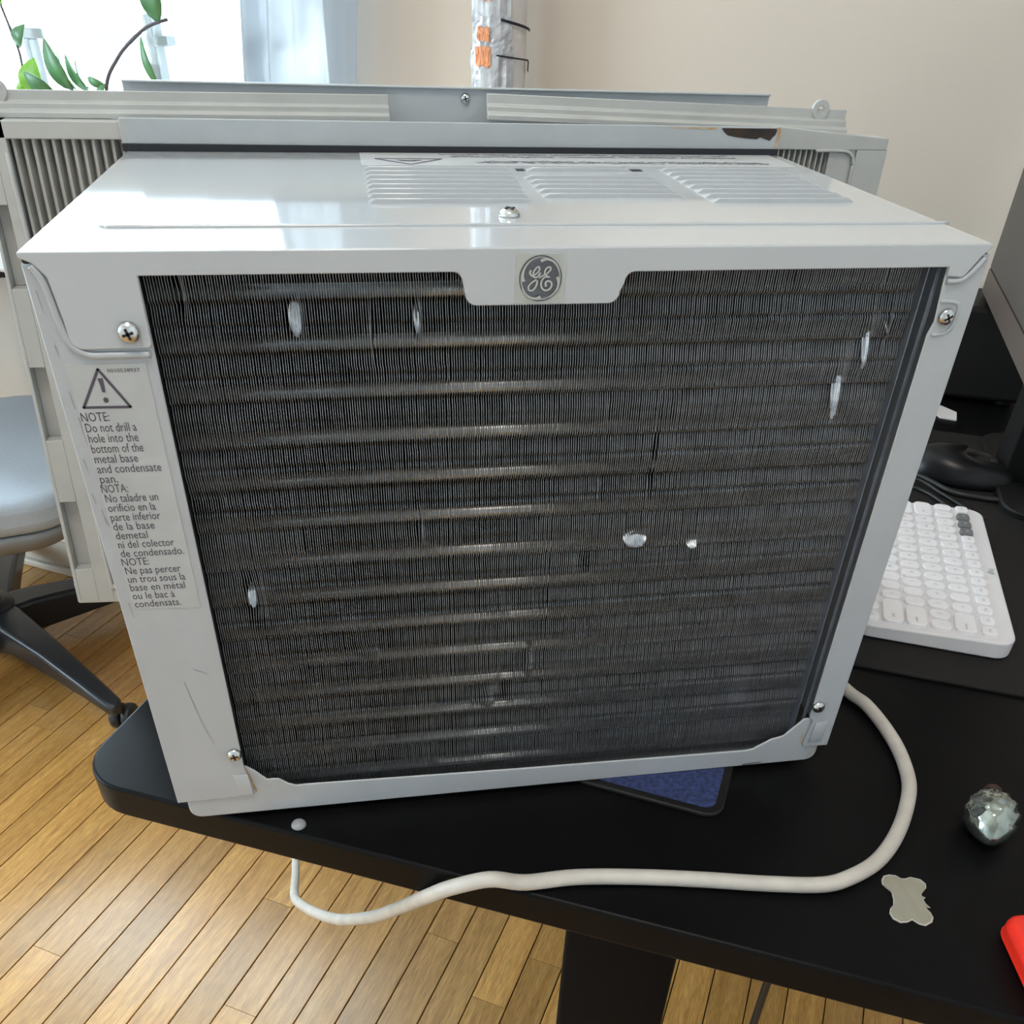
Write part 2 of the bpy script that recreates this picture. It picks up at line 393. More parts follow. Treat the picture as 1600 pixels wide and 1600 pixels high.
o = mb.build('outer_planks', M_WOOD, fl); tag(o, kind='stuff')

# window
win = thing('window_1', room((WIN[0]+WIN[1])/2, -.07, WIN[2]), None, None); tag(win, kind='structure')
mb = MB()
uvz(mb, WIN[0], WIN[0]+.05, -.12, -.03, WIN[2], WIN[3]); uvz(mb, WIN[1]-.05, WIN[1], -.12, -.03, WIN[2], WIN[3])
uvz(mb, WIN[0]+.05, WIN[1]-.05, -.12, -.03, WIN[3]-.05, WIN[3]); uvz(mb, WIN[0]+.05, WIN[1]-.05, -.12, -.03, WIN[2], WIN[2]+.05)
mb.build('window_frame', M_FRAME, win, bevel=.004)
uvz(MB(), .20, .26, -.11, -.04, WIN[2]+.05, WIN[3]-.05).build('mullion', M_FRAME, win, bevel=.004)
uvz(MB(), WIN[0]+.05, .20, -.077, -.073, WIN[2]+.05, WIN[3]-.05).build('pane', M_GLASS, win)
uvz(MB(), .26, WIN[1]-.05, -.077, -.073, WIN[2]+.05, WIN[3]-.05).build('pane', M_GLASS, win)
uvz(MB(), WIN[0]-.04, WIN[1]+.04, -.03, .26, WIN[2]-.03, WIN[2]).build('window_sill', M_FRAME, win, bevel=.006)

win2 = thing('window_2', room(RU0-.05, (WIN2[0]+WIN2[1])/2, WIN2[2]), None, None); tag(win2, kind='structure')
mb = MB(); a_, b_ = RU0-.09, RU0-.03
uvz(mb, a_, b_, WIN2[0], WIN2[0]+.05, WIN2[2], WIN2[3]); uvz(mb, a_, b_, WIN2[1]-.05, WIN2[1], WIN2[2], WIN2[3])
uvz(mb, a_, b_, WIN2[0]+.05, WIN2[1]-.05, WIN2[3]-.05, WIN2[3]); uvz(mb, a_, b_, WIN2[0]+.05, WIN2[1]-.05, WIN2[2], WIN2[2]+.05)
mb.build('window_frame', M_FRAME, win2, bevel=.004)
uvz(MB(), a_, b_, 2.15, 2.21, WIN2[2]+.05, WIN2[3]-.05).build('mullion', M_FRAME, win2, bevel=.004)
uvz(MB(), RU0-.062, RU0-.058, WIN2[0]+.05, 2.15, WIN2[2]+.05, WIN2[3]-.05).build('pane', M_GLASS, win2)
uvz(MB(), RU0-.062, RU0-.058, 2.21, WIN2[1]-.05, WIN2[2]+.05, WIN2[3]-.05).build('pane', M_GLASS, win2)

# balcony railing outside
rl = thing('balcony_railing', room(-.2, -1.0, FLOOR), 'pale grey railing standing outside the bright window', 'railing')
uvz(MB(), -2.2, -.012, -1.02, -.98, .222, .246).build('top_rail', M_RAILOUT, rl, bevel=.004)
uvz(MB(), -2.2, -.012, -1.015, -.985, -.20, -.18).build('bottom_rail', M_RAILOUT, rl, bevel=.004)
for k in range(6):
    uvz(MB(), -2.18+k*.42, -2.15+k*.42, -1.02, -.98, FLOOR, .29 if k == 5 else .222).build('post', M_RAILOUT, rl, bevel=.004)

# curtains
def curtain(name, u0, u1, v, amp, waves, m, label, lean=0):
    nu, nz = 90, 10; vv = []; ff = []
    for j in range(nz+1):
        z = -.62+(1.5+.62)*j/nz
        for i in range(nu+1):
            s = i/nu; a = amp*(.6+.4*math.sin(3.1*s+2))*math.sin(2*math.pi*waves*s+.35*math.sin(5*s))
            vv.append(room(u0+(u1-u0)*s+.012*math.sin(2*math.pi*waves*s*2)*0+lean*(z-.3), v+a, z))
    for j in range(nz):
        for i in range(nu):
            k = j*(nu+1)+i; ff.append((k, k+1, k+nu+2, k+nu+1))
    o = mesh(name, vv, ff, m, smooth=True, recalc=False)
    return tag(o, label, 'curtain')
curtain('sheer_curtain', .940, 1.118, .07, .018, 4.3, M_SHEER, 'pale blue-grey sheer curtain gathered at the right side of the window', .11)
curtain('sheer_curtain', .80, .945, .035, .010, 2.6, M_SHEER2, 'almost transparent sheer curtain in front of the glare beside the plant', .06)
mb = MB(); mb.tube([room(-.7, .06, 1.52), room(1.22, .06, 1.52)], .009, 10)
tag(mb.build('curtain_rod', M_STEEL, smooth=True), 'thin metal rod carrying the sheer curtains above the window', 'curtain rod')

# ceiling lamp (out of view, lights the room)
lp = thing('ceiling_lamp', room(1.75, 1.55, CEIL), 'flush round ceiling lamp with a warm light', 'lamp')
mb = MB(); mb.lathe([(.02, 0), (.24, 0), (.24, -.03), (.235, -.032), (.02, -.032)], Matrix.Translation(room(1.75, 1.55, CEIL)), 40)
mb.build('housing', M_LAMPSH, lp)
ld = bpy.data.lights.new('lamp_glow', 'AREA'); ld.shape = 'DISK'; ld.size = .46; ld.energy = CEILING_LAMP_POWER; ld.color = LAMP_COLOR
lo_ = bpy.data.objects.new('lamp_glow', ld); link(lo_); lo_.location = room(1.75, 1.55, CEIL-.04)

# ------------------------------------------------------------------ desk
DT = -.0195                                    # desk top
DA = Vector((.435, .9, 0)).normalized(); DB = Vector((.9, -.435, 0)).normalized(); DC = Vector((-.283, .054, 0))
def dk(b, a, z): return DC+DB*b+DA*a+Vector((0, 0, z))
DX = lambda p, t: dk(p[0], p[1], t)
desk = thing('desk', dk(.4, .5, FLOOR), 'black laminate desk with rounded corners under the air conditioner', 'desk')
MB().prism(rrect(0, .82, 0, 1.03, .035, 8), DX, DT-.025, DT).build('desk_top', M_DESK, desk, bevel=.0022, seg=3)
for a in (.12, .86):
    lg = MB().prism(rrect(.31, .40, a, a+.06, .006, 2), DX, FLOOR+.03, DT-.04).build('leg', M_DESKLEG, desk, bevel=.002)
    MB().prism(rrect(.08, .72, a-.005, a+.065, .02, 4), DX, FLOOR, FLOOR+.03).build('foot', M_DESKLEG, desk, bevel=.004)
    MB().prism(rrect(.06, .74, a, a+.06, .004, 2), DX, DT-.05, DT-.0252).build('side_bracket', M_DESKLEG, desk, bevel=.001)
MB().prism(rrect(.33, .37, .18, .86, .004, 2), DX, DT-.07, DT-.03).build('cross_beam', M_DESKLEG, desk, bevel=.001)
MB().prism([(.50, .10), (.62, .10), (.62, .17), (.55, .17)], DX, DT-.16, DT-.0252).build('control_box', M_BLACKMATTE, desk, bevel=.003)
tag(MB().tube(smoothpts([dk(.470, .13, DT-.03), dk(.471, .130, -.2), dk(.472, .13, -.4), dk(.468, .15, -.6), dk(.44, .2, FLOOR+.008), dk(.5, .3, FLOOR+.006)]), .0032, 8).build('hanging_cable', M_CABLE, smooth=True),
    'thin black cable hanging down under the desk beside its leg', 'cable')

# ------------------------------------------------------------------ air conditioner
H = .3016; D = .2465; WX = .205
ac = thing('window_air_conditioner', (0, .12, -.0155), 'white window air conditioner standing on the black desk, dark condenser coil facing the camera', 'air conditioner')
TH = .0011
# top cover: sheet, folded rear flange with the badge tab and two corner ears
top = MB()
top.box((-WX, 0, H-TH), (WX, D, H))
tabr = .006
def arc(cx, cz, r, a0, a1, n=5): return [(cx+r*math.cos(math.radians(a0+(a1-a0)*k/n)), cz+r*math.sin(math.radians(a0+(a1-a0)*k/n))) for k in range(n+1)]
flange = [(-WX, H), (-WX, .2995), (-.2005, .2975), (-.1965, .2925), (-.1948, .277)]
flange += arc(-.1895, .2695, .005, 180, 270, 4)+[(-.1640, .2645), (-.1627, .2660), (-.1627, .2925)]
flange += arc(-.0340-.004, .2925-.004, .004, 90, 0, 4)+arc(-.0330+.005, .2790+.005, .005, 180, 270, 4)
flange += arc(.0345-.005, .2790+.005, .005, 270, 360, 4)+arc(.0362+.004, .2918-.004, .004, 180, 90, 4)
flange += [(.1866, .2920), (.1868, .2882)]+arc(.1935, .2905, .003, 270, 330, 3)+[(.2012, .2965), (WX, .3000), (WX, H)]
top.prism(flange, XZ, -.0016, -.0003)
topo = top.build('top_cover', M_TOP, ac, bevel=.0009, seg=3)
# rounded crease on the top and a raised rib
MB().tube(smoothpts([(-.184, .046, H-.0006), (-.180, .041, H-.0002), (-.16, .0405, H), (0, .0405, H), (.19, .0395, H), (.197, .042, H-.0004)], 5), .0011, 8).build('stiffening_rib', M_TOP, topo, smooth=True)
# louvres
def louver(x0, x1, y, name='louver'):
    d = .0064; hh = .0021; e = .004
    v = [(x0, y, H-.0004), (x1, y, H-.0004), (x1, y+d*1.35, H-.0004), (x0, y+d*1.35, H-.0004), (x0+e, y+.0002, H+hh), (x1-e, y+.0002, H+hh), (x1-e, y+.0014, H+hh), (x0+e, y+.0014, H+hh)]
    return mesh(name, v, [(0, 3, 2, 1), (4, 5, 6, 7), (0, 1, 5, 4), (1, 2, 6, 5), (2, 3, 7, 6), (3, 0, 4, 7)], M_TOP, topo, bevel=.0004, seg=2)
for k in range(8):
    y = .0905+k*.0131
    louver(-.0690, .0125+.0006*k, y)
    louver(.1050, .1838, y)
for k in range(5): louver(.0190, .0950, .1035+k*.0131)
louver(.0245, .0875, .181)
for a, b in ((.0195, .0243), (.0878, .0945)):
    MB().box((a, .1825, H-.0002), (b, .1885, H+.0003)).build('vent_gap', M_SLOT, topo)
# caution label on the top with the triangle and lines of faded print
tl = MB().box((-.0685, .1985, H), (.198, .2455, H+.0002)).build('top_label', M_LABEL, topo); tag(tl, 'pale caution label')
tri = [(-.060, .2215), (-.020, .2215), (-.040, .2015)]
mb = MB()
for i in range(3):
    a = tri[i]; b = tri[(i+1) % 3]
    v, f = ribbon([a, b], .0019, fn=XY, t=H+.0004, sub=1); mb.add(v, f)
v, f = ribbon([(-.047, .2165), (-.040, .214), (-.033, .2165)], .0022, fn=XY, t=H+.0004); mb.add(v, f)
v, f = ribbon([(-.045, .2140), (-.036, .2135)], .0018, fn=XY, t=H+.0004); mb.add(v, f)
mb.build('caution_triangle', M_INKP, tl, )
mb = MB(); rnd = random.Random(3)
for yb, xa, xb in ((.2300, -.014, .168), (.2375, -.020, .172), (.2085, .000, .180), (.2125, .004, .176)):
    x = xa
    while x < xb:
        ln = rnd.uniform(.0012, .0046)
        v, f = ribbon([(x, yb+rnd.uniform(-.0016, .0016)), (x+ln*.5, yb+rnd.uniform(-.002, .002)), (x+ln, yb+rnd.uniform(-.0016, .0016))], .0012, fn=XY, t=H+.0004, sub=3); mb.add(v, f)
        x += ln*.75+.0005+(rnd.random() < .12)*.003
mb.build('faded_print', M_INKP, tl)
# cabinet sides, base pan
def sidepanel(sg):
    mb = MB()
    if sg < 0:
        poly = [(-WX, 0.0005), (-.1615, .0012), (-.1602, .0040), (-.1632, .0240), (-.1627, .2640), (-.1627, .297), (-WX, .297)]
    else:
        poly = [(WX+.001, -.0022), (.1893, -.0015), (.1880, .0010), (.1905, .0200), (.1872, .0240), (.1868, .262), (.1885, .268), (.1868, .2865), (.1868, .297), (WX+.001, .297)]
        poly = poly[::-1]
    mb.prism(poly, XZ, 0, TH)
    x = -WX if sg < 0 else WX+.001-TH
    mb.box((x, TH, 0), (x+TH, D, .297))
    return mb.build('side_panel', M_PAINT, ac, bevel=.0006)
lsp = sidepanel(-1); rsp = sidepanel(1)
# pressed shoulders around the corner ears
MB().tube(smoothpts([(-.2015, -.0002, .2965), (-.1985, -.0002, .2905), (-.1968, -.0002, .276), (-.1945, -.0002, .2665), (-.1890, -.0002, .2622), (-.180, -.0002, .2618), (-.1645, -.0002, .2618)], 6), .0016, 8).build('pressed_shoulder', M_PAINT, lsp, smooth=True)
MB().tube(smoothpts([(.2035, -.0002, .2955), (.1990, -.0002, .2895), (.1960, -.0002, .2868), (.1925, -.0002, .2858), (.1882, -.0002, .2858)], 6), .0015, 8).build('pressed_shoulder', M_PAINT, rsp, smooth=True)
MB().tube(smoothpts([(.1885, 0, .2770), (.1955, 0, .2765), (.1985, 0, .2740), (.1982, 0, .2660), (.1950, 0, .2625), (.1890, 0, .2618)], 6), .0009, 8).build('pressed_ridge', M_PAINT, rsp, smooth=True)
for p, x0, sg in ((lsp, -.1706, 1), (rsp, .2010, -1)):
    x1 = x0+sg*.0095
    mb = MB(); v = [(x0, 0, .002), (x1, 0, .002), (x1+sg*.0004, -.0016, .004), (x0+sg*.002, -.0003, .005), (x0, 0, .0200), (x1-sg*.001, -.0004, .0195), (x1-sg*.0004, -.0016, .0175), (x0+sg*.002, -.0009, .018)]
    mb.add([Vector(q) for q in v], [(0, 1, 2, 3), (4, 7, 6, 5), (3, 2, 6, 7), (0, 3, 7, 4), (1, 5, 6, 2), (0, 4, 5, 1)])
    mb.build('lower_tab', M_PAINT, p, bevel=.0003)
base = [(-.2000, .010), (-.2000, -.0055)]+arc(-.1930, -.0075, .0070, 180, 270, 5)+arc(.1935, -.0085, .0070, 270, 360, 5)+[(.2005, .010)]
base += [(.1935, .0165), (.1925, .0215), (.1850, .0215), (.1740, .0085), (.1715, .0075), (.1660, .0062), (.1600, .0025), (.1545, -.0010), (.1500, -.0018)]
base += [(0, .0010), (-.1290, .0047), (-.1360, .0047), (-.1400, .0066), (-.1450, .0112), (-.1490, .0117), (-.1520, .0118), (-.1580, .0195), (-.1625, .0238), (-.1640, .0238)]
mb = MB(); mb.prism(base, XZ, .0016, .0030)
mb.box((-.1920, .006, -.0150), (.1925, .262, -.0120))
bpo = mb.build('base_pan', M_PAINT, ac, bevel=.0007)
# rust stains where the tabs meet the pan
for pts in ([(-.1628, .0225), (-.1612, .0150), (-.1597, .0060), (-.1592, .0030)], [(.1868, .0080), (.1872, .0040), (.1866, .0008)], [(.2000, .0000), (.1985, -.0070), (.1945, -.0115)]):
    v, f = ribbon(pts, .0012, .0010, XZ, .0014); mesh('rust_stain', v, f, M_RUSTEDGE, bpo)
v, f = ribbon([(.150, -.0138), (.157, -.0134), (.163, -.0133)], .0008, .0005, XZ, .0012); mesh('chip', v, f, M_SLOT, bpo)
# dark corner gaps under the top cover
for x in (-.2045, .2015): MB().box((x, .0008, .2972), (x+.003, .006, .3002)).build('corner_gap', M_SLOT, ac)
# scuffs on the left panel
rnd = random.Random(5)
mb = MB()
for k in range(8):
    z = .292-.16*rnd.random(); x = -.2035+rnd.random()*.003+max(0, .295-z)*.004
    v, f = ribbon([(x, z), (x+.0006, z-.004-.005*rnd.random())], .0004, .0002, XZ, -.00025, 1); mb.add(v, f)
for pts in ([(-.2015, .2975), (-.2000, .2925), (-.1985, .286)], [(-.1995, .236), (-.1993, .229), (-.1990, .223)], [(-.178, .098), (-.171, .094)], [(-.184, .09), (-.180, .06), (-.176, .045)]):
    v, f = ribbon(pts, .0005, .0002, XZ, -.00025); mb.add(v, f)
tag(mb.build('scuffs', M_SCUFF, lsp), kind='stuff')
# screws
def screw(name, parent, c, r, n=Vector((0, -1, 0)), seed=0):
    q = n.to_track_quat('Z', 'Y').to_matrix().to_4x4(); Mx = Matrix.Translation(c) @ q @ Matrix.Rotation(seed, 4, 'Z')
    s = MB().lathe([(r*.4, -.0004), (r*1.0, -.0002), (r*1.0, r*.18), (r*.9, r*.42), (r*.62, r*.62), (r*.3, r*.7), (r*.02, r*.72)], Mx, 20).build(name, M_STEEL, parent, smooth=True)
    mb = MB()
    mb.box((-r*.52, -r*.12, r*.5), (r*.52, r*.12, r*.74), Mx); mb.box((-r*.12, -r*.52, r*.5), (r*.12, r*.52, r*.74), Mx)
    mb.build('cross_slot', M_SLOT, s)
    return s
screw('screw', topo, Vector((-.1707, -.0016, .2712)), .0045, seed=.3)
screw('screw', rsp, Vector((.1935, 0, .2700)), .0040, seed=.5)
screw('screw', lsp, Vector((-.1668, 0, .0352)), .0042, seed=.2)
screw('screw', rsp, Vector((.1908, 0, .0325)), .0042, seed=.6)
screw('screw', topo, Vector((-.0045, .0600, H)), .0050, n=Vector((0, 0, 1)), seed=.4)
# badge
bd = MB().prism(rrect(-.0118, .0096, .2797, .2995, .0022, 4), XZ, -.0020, -.0016).build('badge', M_BADGE, topo); tag(bd, 'square sticker badge with a round grey monogram')
BR = .0092; BC = (-.0010, .2898)
def bz(p, t): return Vector((BC[0]+(p[0]-780)/510*BR, t, BC[1]-(p[1]-840)/580*BR))
mb = MB(); n = 48
for r0, r1 in ((.97, 1.0), (0, .875)):
    a = [Vector((BC[0]+BR*r1*math.cos(2*math.pi*k/n), -.0022, BC[1]+BR*r1*math.sin(2*math.pi*k/n))) for k in range(n)]
    if r0:
        b_ = [Vector((BC[0]+BR*(r0-.03)*math.cos(2*math.pi*k/n), -.0022, BC[1]+BR*(r0-.03)*math.sin(2*math.pi*k/n))) for k in range(n)]
        mb.add(a+b_, [(k, (k+1) % n, n+(k+1) % n, n+k) for k in range(n)])
    else: mb.add(a, [list(range(n))])
mb.build('emblem_disc', M_BADGEDARK, bd)
mb = MB()
for pts, wa, wb in (
    ([(545, 628), (522, 685), (545, 745), (595, 780), (650, 808), (700, 798), (745, 740), (770, 690)], 44, 44),
    ([(628, 775), (600, 700), (640, 610), (700, 548), (740, 565), (735, 640), (690, 700), (640, 738)], 40, 40),
    ([(770, 690), (730, 780), (700, 880), (690, 980), (655, 1065), (600, 1125), (535, 1135), (498, 1095), (505, 1020), (560, 945), (640, 885), (720, 835), (800, 780), (875, 740)], 44, 40),
    ([(885, 760), (868, 690), (890, 605), (940, 557), (998, 560), (1000, 620), (950, 685), (900, 740)], 42, 42),
    ([(895, 745), (930, 790), (990, 788)], 44, 48),
    ([(930, 790), (870, 800), (815, 865), (790, 960), (810, 1060), (870, 1122), (950, 1125), (1020, 1075), (1045, 990), (1020, 920), (960, 895), (908, 920), (898, 980), (915, 1035)], 40, 46),
    ([(765, 405), (810, 375), (890, 350), (980, 370), (1080, 430), (1160, 530), (1220, 670)], 85, 22),
    ([(1165, 795), (1195, 870), (1205, 960), (1185, 1080), (1120, 1190), (1010, 1300)], 75, 22),
    ([(785, 1285), (710, 1325), (610, 1325), (500, 1280), (400, 1190), (340, 1070)], 80, 22),
    ([(375, 900), (345, 800), (350, 680), (390, 560), (470, 440), (580, 350)], 80, 22)):
    v, f = ribbon(pts, wa, wb, bz, -.0024-len(mb.v)*1e-6, 5); mb.add(v, f)
mb.build('emblem_monogram', M_BADGE, bd)
# warning label, left panel
lb = MB().prism([(-.1990, .2583), (-.1990, .1378), (-.1672, .1362), (-.1672, .2583)][::-1], XZ, -.0003, 0).build('warning_label', M_LABEL, lsp)
tag(lb, 'white paper warning label with black lettering')
mb = MB()
T = [(-.1867, .2568), (-.1968, .2399), (-.1768, .2396)]
for i in range(3):
    a = Vector(T[i]); b = Vector(T[(i+1) % 3]); cen = Vector((-.1868, .2455))
    ex_ = (b-a).normalized()*.0003
    v, f = ribbon([a-ex_+(cen-a)*.05, b+ex_+(cen-b)*.05], .0011, fn=XZ, t=-.0005, sub=1); mb.add(v, f)
v, f = ribbon([(-.1868, .2525), (-.1866, .2500), (-.1866, .2465)], .0023, .0013, XZ, -.0005); mb.add(v, f)
mb.add([Vector((-.1866+.0011*math.cos(k*math.pi/6), -.0005, .2432+.0011*math.sin(k*math.pi/6))) for k in range(12)], [list(range(12))])
mb.build('warning_triangle', M_INK, lb)
mb = MB()
put_text(mb, '0010538937', Vector((-.1832, -.0005, .2548)), X, Z, .0022, width=.0130, res=2)
lines = [('NOTE:', .0112), ('Do not drill a', .0205), ('hole into the', .0202), ('bottom of the', .0212), ('metal base', .0180), ('and condensate', .0268), ('pan.', .0074), ('NOTA:', .0112),
         ('No taladre un', .0225), ('orificio en la', .0205), ('parte inferior', .0215), ('de la base', .0180), ('demetal', .0140), ('ni del colector', .0248), ('de condensado.', .0283),
         ('NOTE:', .0122), ('Ne pas percer', .0250), ('un trou sous la', .0262), ('base en métal', .0252), ('ou le bac à', .0195), ('condensats.', .0215)]
for k, (s, wdt) in enumerate(lines):
    z = .2340-(.2340-.1386)*k/20
    put_text(mb, s, Vector((-.1985+(.0006 if s[0] not in 'N' or s[1] in 'oe' else 0), -.0005, z)), X, Z, .0058, width=wdt*1.02, res=2)
mb.build('warning_text', M_INK, lb)

# condenser coil: fins, tubes, end plate, dark backing
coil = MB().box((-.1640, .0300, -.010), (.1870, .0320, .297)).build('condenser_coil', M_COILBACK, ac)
NF = 300; FX0, FX1 = -.1630, .1810; FZ0, FZ1 = -.008, .296; NZ = 236
ROWP = .0216; ROW0 = .2816
rnd = random.Random(11)
blocks = []
for k in range(120):
    x = rnd.uniform(FX0, FX1); z = rnd.uniform(FZ0, FZ1); blocks.append((x-rnd.uniform(.004, .03), x+rnd.uniform(.004, .03), z-rnd.uniform(.003, .010), z+rnd.uniform(.003, .010), rnd.uniform(-.45, .45)))
dents = [(-.1045, .2725, .0025, .008, 2.4), (-.0530, .2715, .0016, .007, 2.2), (.1625, .2545, .0022, .013, 2.6), (.1530, .2330, .0030, .018, 2.8), (.0590, .1560, .0050, .005, 2.6), (.0910, .1515, .004, .004, 2.0),
         (.0640, .2010, .0010, .020, -2.2), (-.1415, .1330, .0040, .012, 2.6), (-.055, .170, .001, .010, 1.8), (-.088, .092, .006, .004, 1.5), (-.012, .062, .004, .010, -2.4), (.004, .078, .002, .012, 2.2), (-.020, .052, .003, .006, 2.6),
         (.137, .048, .006, .016, 2.3), (-.1505, .283, .0015, .008, 2.0), (-.072, .2640, .001, .012, -1.5), (.172, .262, .001, .008, 2.0), (.031, .142, .004, .006, -2.0), (-.152, .068, .002, .004, 1.6)]
import numpy as np
xs = np.linspace(FX0, FX1, NF); zs = np.linspace(FZ0, FZ1, NZ)
XX, ZZ = np.meshgrid(xs, zs, indexing='ij')
lean = np.zeros_like(XX)
for (a, b, c, d, e) in blocks:
    lean[(XX > a) & (XX < b) & (ZZ > c) & (ZZ < d)] = e
lean += .15*np.sin(XX*210+3*np.sin(ZZ*60))*np.sin(ZZ*33+1)
for (cx, cz, rx, rz, e) in dents:
    q = np.exp(-((XX-cx)/rx)**2-((ZZ-cz)/rz)**2); lean += e*q*1.0
jit = np.array([rnd.uniform(-.00012, .00012) for _ in range(NF)])[:, None]
ph = ((ROW0-ZZ)/ROWP) % 1.0                     # 0 at a tube row
# pressed fin edge: a lip tilted upwards at each tube row, a recess right under it, a small step half-way
fy = .0098+np.interp(ph, [0, .10, .14, .55, .60, .63, .96, 1.0], [.0012, .0000, .0028, .0006, .0024, .0006, .0008, .0012])
front_x = XX+jit+lean*.00075
th = .00016
verts = np.zeros((NF, NZ, 5, 3))
for j, (xx, yy) in enumerate(((XX+th*0, np.full_like(XX, .0300)), (XX+jit, fy+.0030), (front_x-th, fy), (front_x+th, fy), (XX+jit+th, fy+.0030))):
    verts[:, :, j, 0] = xx; verts[:, :, j, 1] = yy; verts[:, :, j, 2] = ZZ
vl = verts.reshape(-1, 3)
idx = np.arange(NF*NZ*5).reshape(NF, NZ, 5)
fl_ = []
for j in range(4):
    a = idx[:, :-1, j].ravel(); b = idx[:, :-1, j+1].ravel(); c = idx[:, 1:, j+1].ravel(); d = idx[:, 1:, j].ravel()
    fl_.append(np.stack([a, b, c, d], 1))
fa = np.concatenate(fl_)
me = bpy.data.meshes.new('fins')
me.vertices.add(len(vl)); me.vertices.foreach_set('co', vl.ravel())
me.loops.add(len(fa)*4); me.loops.foreach_set('vertex_index', fa.ravel().astype(np.int32))
me.polygons.add(len(fa)); me.polygons.foreach_set('loop_start', np.arange(0, len(fa)*4, 4, dtype=np.int32))
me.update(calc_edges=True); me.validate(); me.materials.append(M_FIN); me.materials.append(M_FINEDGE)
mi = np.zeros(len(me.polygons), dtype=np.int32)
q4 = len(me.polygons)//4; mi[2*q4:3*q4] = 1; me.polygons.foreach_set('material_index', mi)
fo = bpy.data.objects.new('fins', me); link(fo); fo.parent = coil; tag(fo, kind='stuff')
k = 0; z = ROW0
while z > .0:
    MB().tube([(FX0, .0156, z), (.1813, .0156, z)], .0032, 12).build('tube', M_TUBE, coil, smooth=True); z -= ROWP
MB().box((-.1648, .0040, .000), (-.1642, .0310, .297)).build('end_plate', M_COILBACK, coil)
MB().box((.1814, .0060, -.005), (.1820, .0300, .296)).build('end_plate', M_PLATE, coil)
mb = MB(); mb.box((.1846, .0040, -.005), (.1868, .0046, .296)); mb.box((.1820, .0140, -.005), (.1868, .0146, .296)); mb.build('edge_strip', M_PLATE, coil)

# crushed spots where the fins are folded flat, coloured bright to make the glints
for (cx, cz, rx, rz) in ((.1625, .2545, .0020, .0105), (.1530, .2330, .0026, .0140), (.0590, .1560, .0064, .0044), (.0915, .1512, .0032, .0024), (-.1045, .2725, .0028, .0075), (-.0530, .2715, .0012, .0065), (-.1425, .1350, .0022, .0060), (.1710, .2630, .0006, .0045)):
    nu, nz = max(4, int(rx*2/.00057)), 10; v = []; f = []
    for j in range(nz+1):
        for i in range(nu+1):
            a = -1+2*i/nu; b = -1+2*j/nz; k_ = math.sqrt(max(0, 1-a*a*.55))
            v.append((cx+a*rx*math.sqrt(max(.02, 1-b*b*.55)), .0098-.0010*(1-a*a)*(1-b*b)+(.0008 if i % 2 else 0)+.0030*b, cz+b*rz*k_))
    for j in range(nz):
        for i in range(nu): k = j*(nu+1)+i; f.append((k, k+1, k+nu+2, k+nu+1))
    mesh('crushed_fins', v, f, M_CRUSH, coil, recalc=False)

# mounting frame at the room side: seal, metal channel, plastic sliders, pleated side curtains
MB().box((-.2070, D-.002, H), (.2040, D+.006, .3052)).build('foam_seal', M_GASKET, ac)
mb = MB(); mb.prism([(-.2070, .3052), (.2035, .3042), (.2046, .3052), (.2040, .3165), (.2028, .3175), (-.2058, .3185), (-.2066, .3178)], XZ, D-.0005, D+.0007)
mb.prism([(-.2066, .3052), (.2040, .3052), (.2045, .3328), (-.2056, .3346)], XZ, D+.0285, D+.0297)
mb.box((-.2066, D, .3050), (.2040, D+.029, .3062))
mb.prism([(-.2056, .3336), (.2046, .3318), (.2046, .3330), (-.2056, .3348)], XZ, D+.0262, D+.0297)
ch = mb.build('mounting_rail', M_RAIL, ac, bevel=.0005); tag(ch, 'grey-white metal channel with a rusted right end')
rp = [(.1635, .3166), (.1655, .3146), (.1680, .3128), (.1740, .3118), (.1795, .3112), (.1880, .3106), (.1905, .3118), (.1950, .3105), (.1975, .3098), (.1990, .3118), (.2005, .3130), (.2012, .3150), (.2010, .3166)]
MB().prism(rp, XZ, D-.0009, D-.0005).build('rust_patch', M_RUST, ch)
v, f = ribbon([(.2022, .3172), (.2030, .3150), (.2030, .3110), (.2024, .3058)], .0020, .0026, XZ, D-.0007); mesh('rust_edge', v, f, M_RUSTEDGE, ch)
v, f = ribbon([(.130, .3166), (.145, .3165), (.160, .3163)], .0005, .0013, XZ, D-.0007); mesh('rust_streak', v, f, M_RUSTEDGE, ch)
screw('screw', ch, Vector((.0010, D+.0285, .3278)), .0030, seed=.2)
# plastic sliders lying in the channel
def slider(x0, x1, z0a, z0b, ex, flip):
    mb = MB()
    def L(x, z): return Vector((x, 0, z+z0a+(z0b-z0a)*(x-x0)/(x1-x0)))
    prof = [(.2590, 0), (.2590, .0030), (.2625, .0042), (.2625, .0072), (.2655, .0082), (.2655, .0135), (.2670, .0135), (.2670, 0)]
    n = len(prof)
    v = [L(x, z)+Vector((0, y, 0)) for x in (x0, x1) for (y, z) in prof]
    mb.add(v, [list(range(n)), list(range(n, 2*n))[::-1]]+[[i, (i+1) % n, n+(i+1) % n, n+i] for i in range(n)])
    # eyelet
    c = L(ex, .0138); R1, R0 = .0060, .0022; m_ = 20
    ring = []
    for k in range(m_):
        a = 2*math.pi*k/m_
        for (R, y) in ((R1, .2645), (R0, .2645), (R0, .2670), (R1, .2670)):
            ring.append(Vector((c.x+R*math.cos(a), y, c.z-.0008+R*math.sin(a))))
    mb.add(ring, [[k*4+j, k*4+(j+1) % 4, ((k+1) % m_)*4+(j+1) % 4, ((k+1) % m_)*4+j] for k in range(m_) for j in range(4)])
    return mb.build('slider_rail', M_PLASTIC, ac, bevel=.0004)
slider(-.3480, -.0480, .3160, .3165, -.2745, False)
slider(.0135, .2570, .3180, .3120, .2380, True)
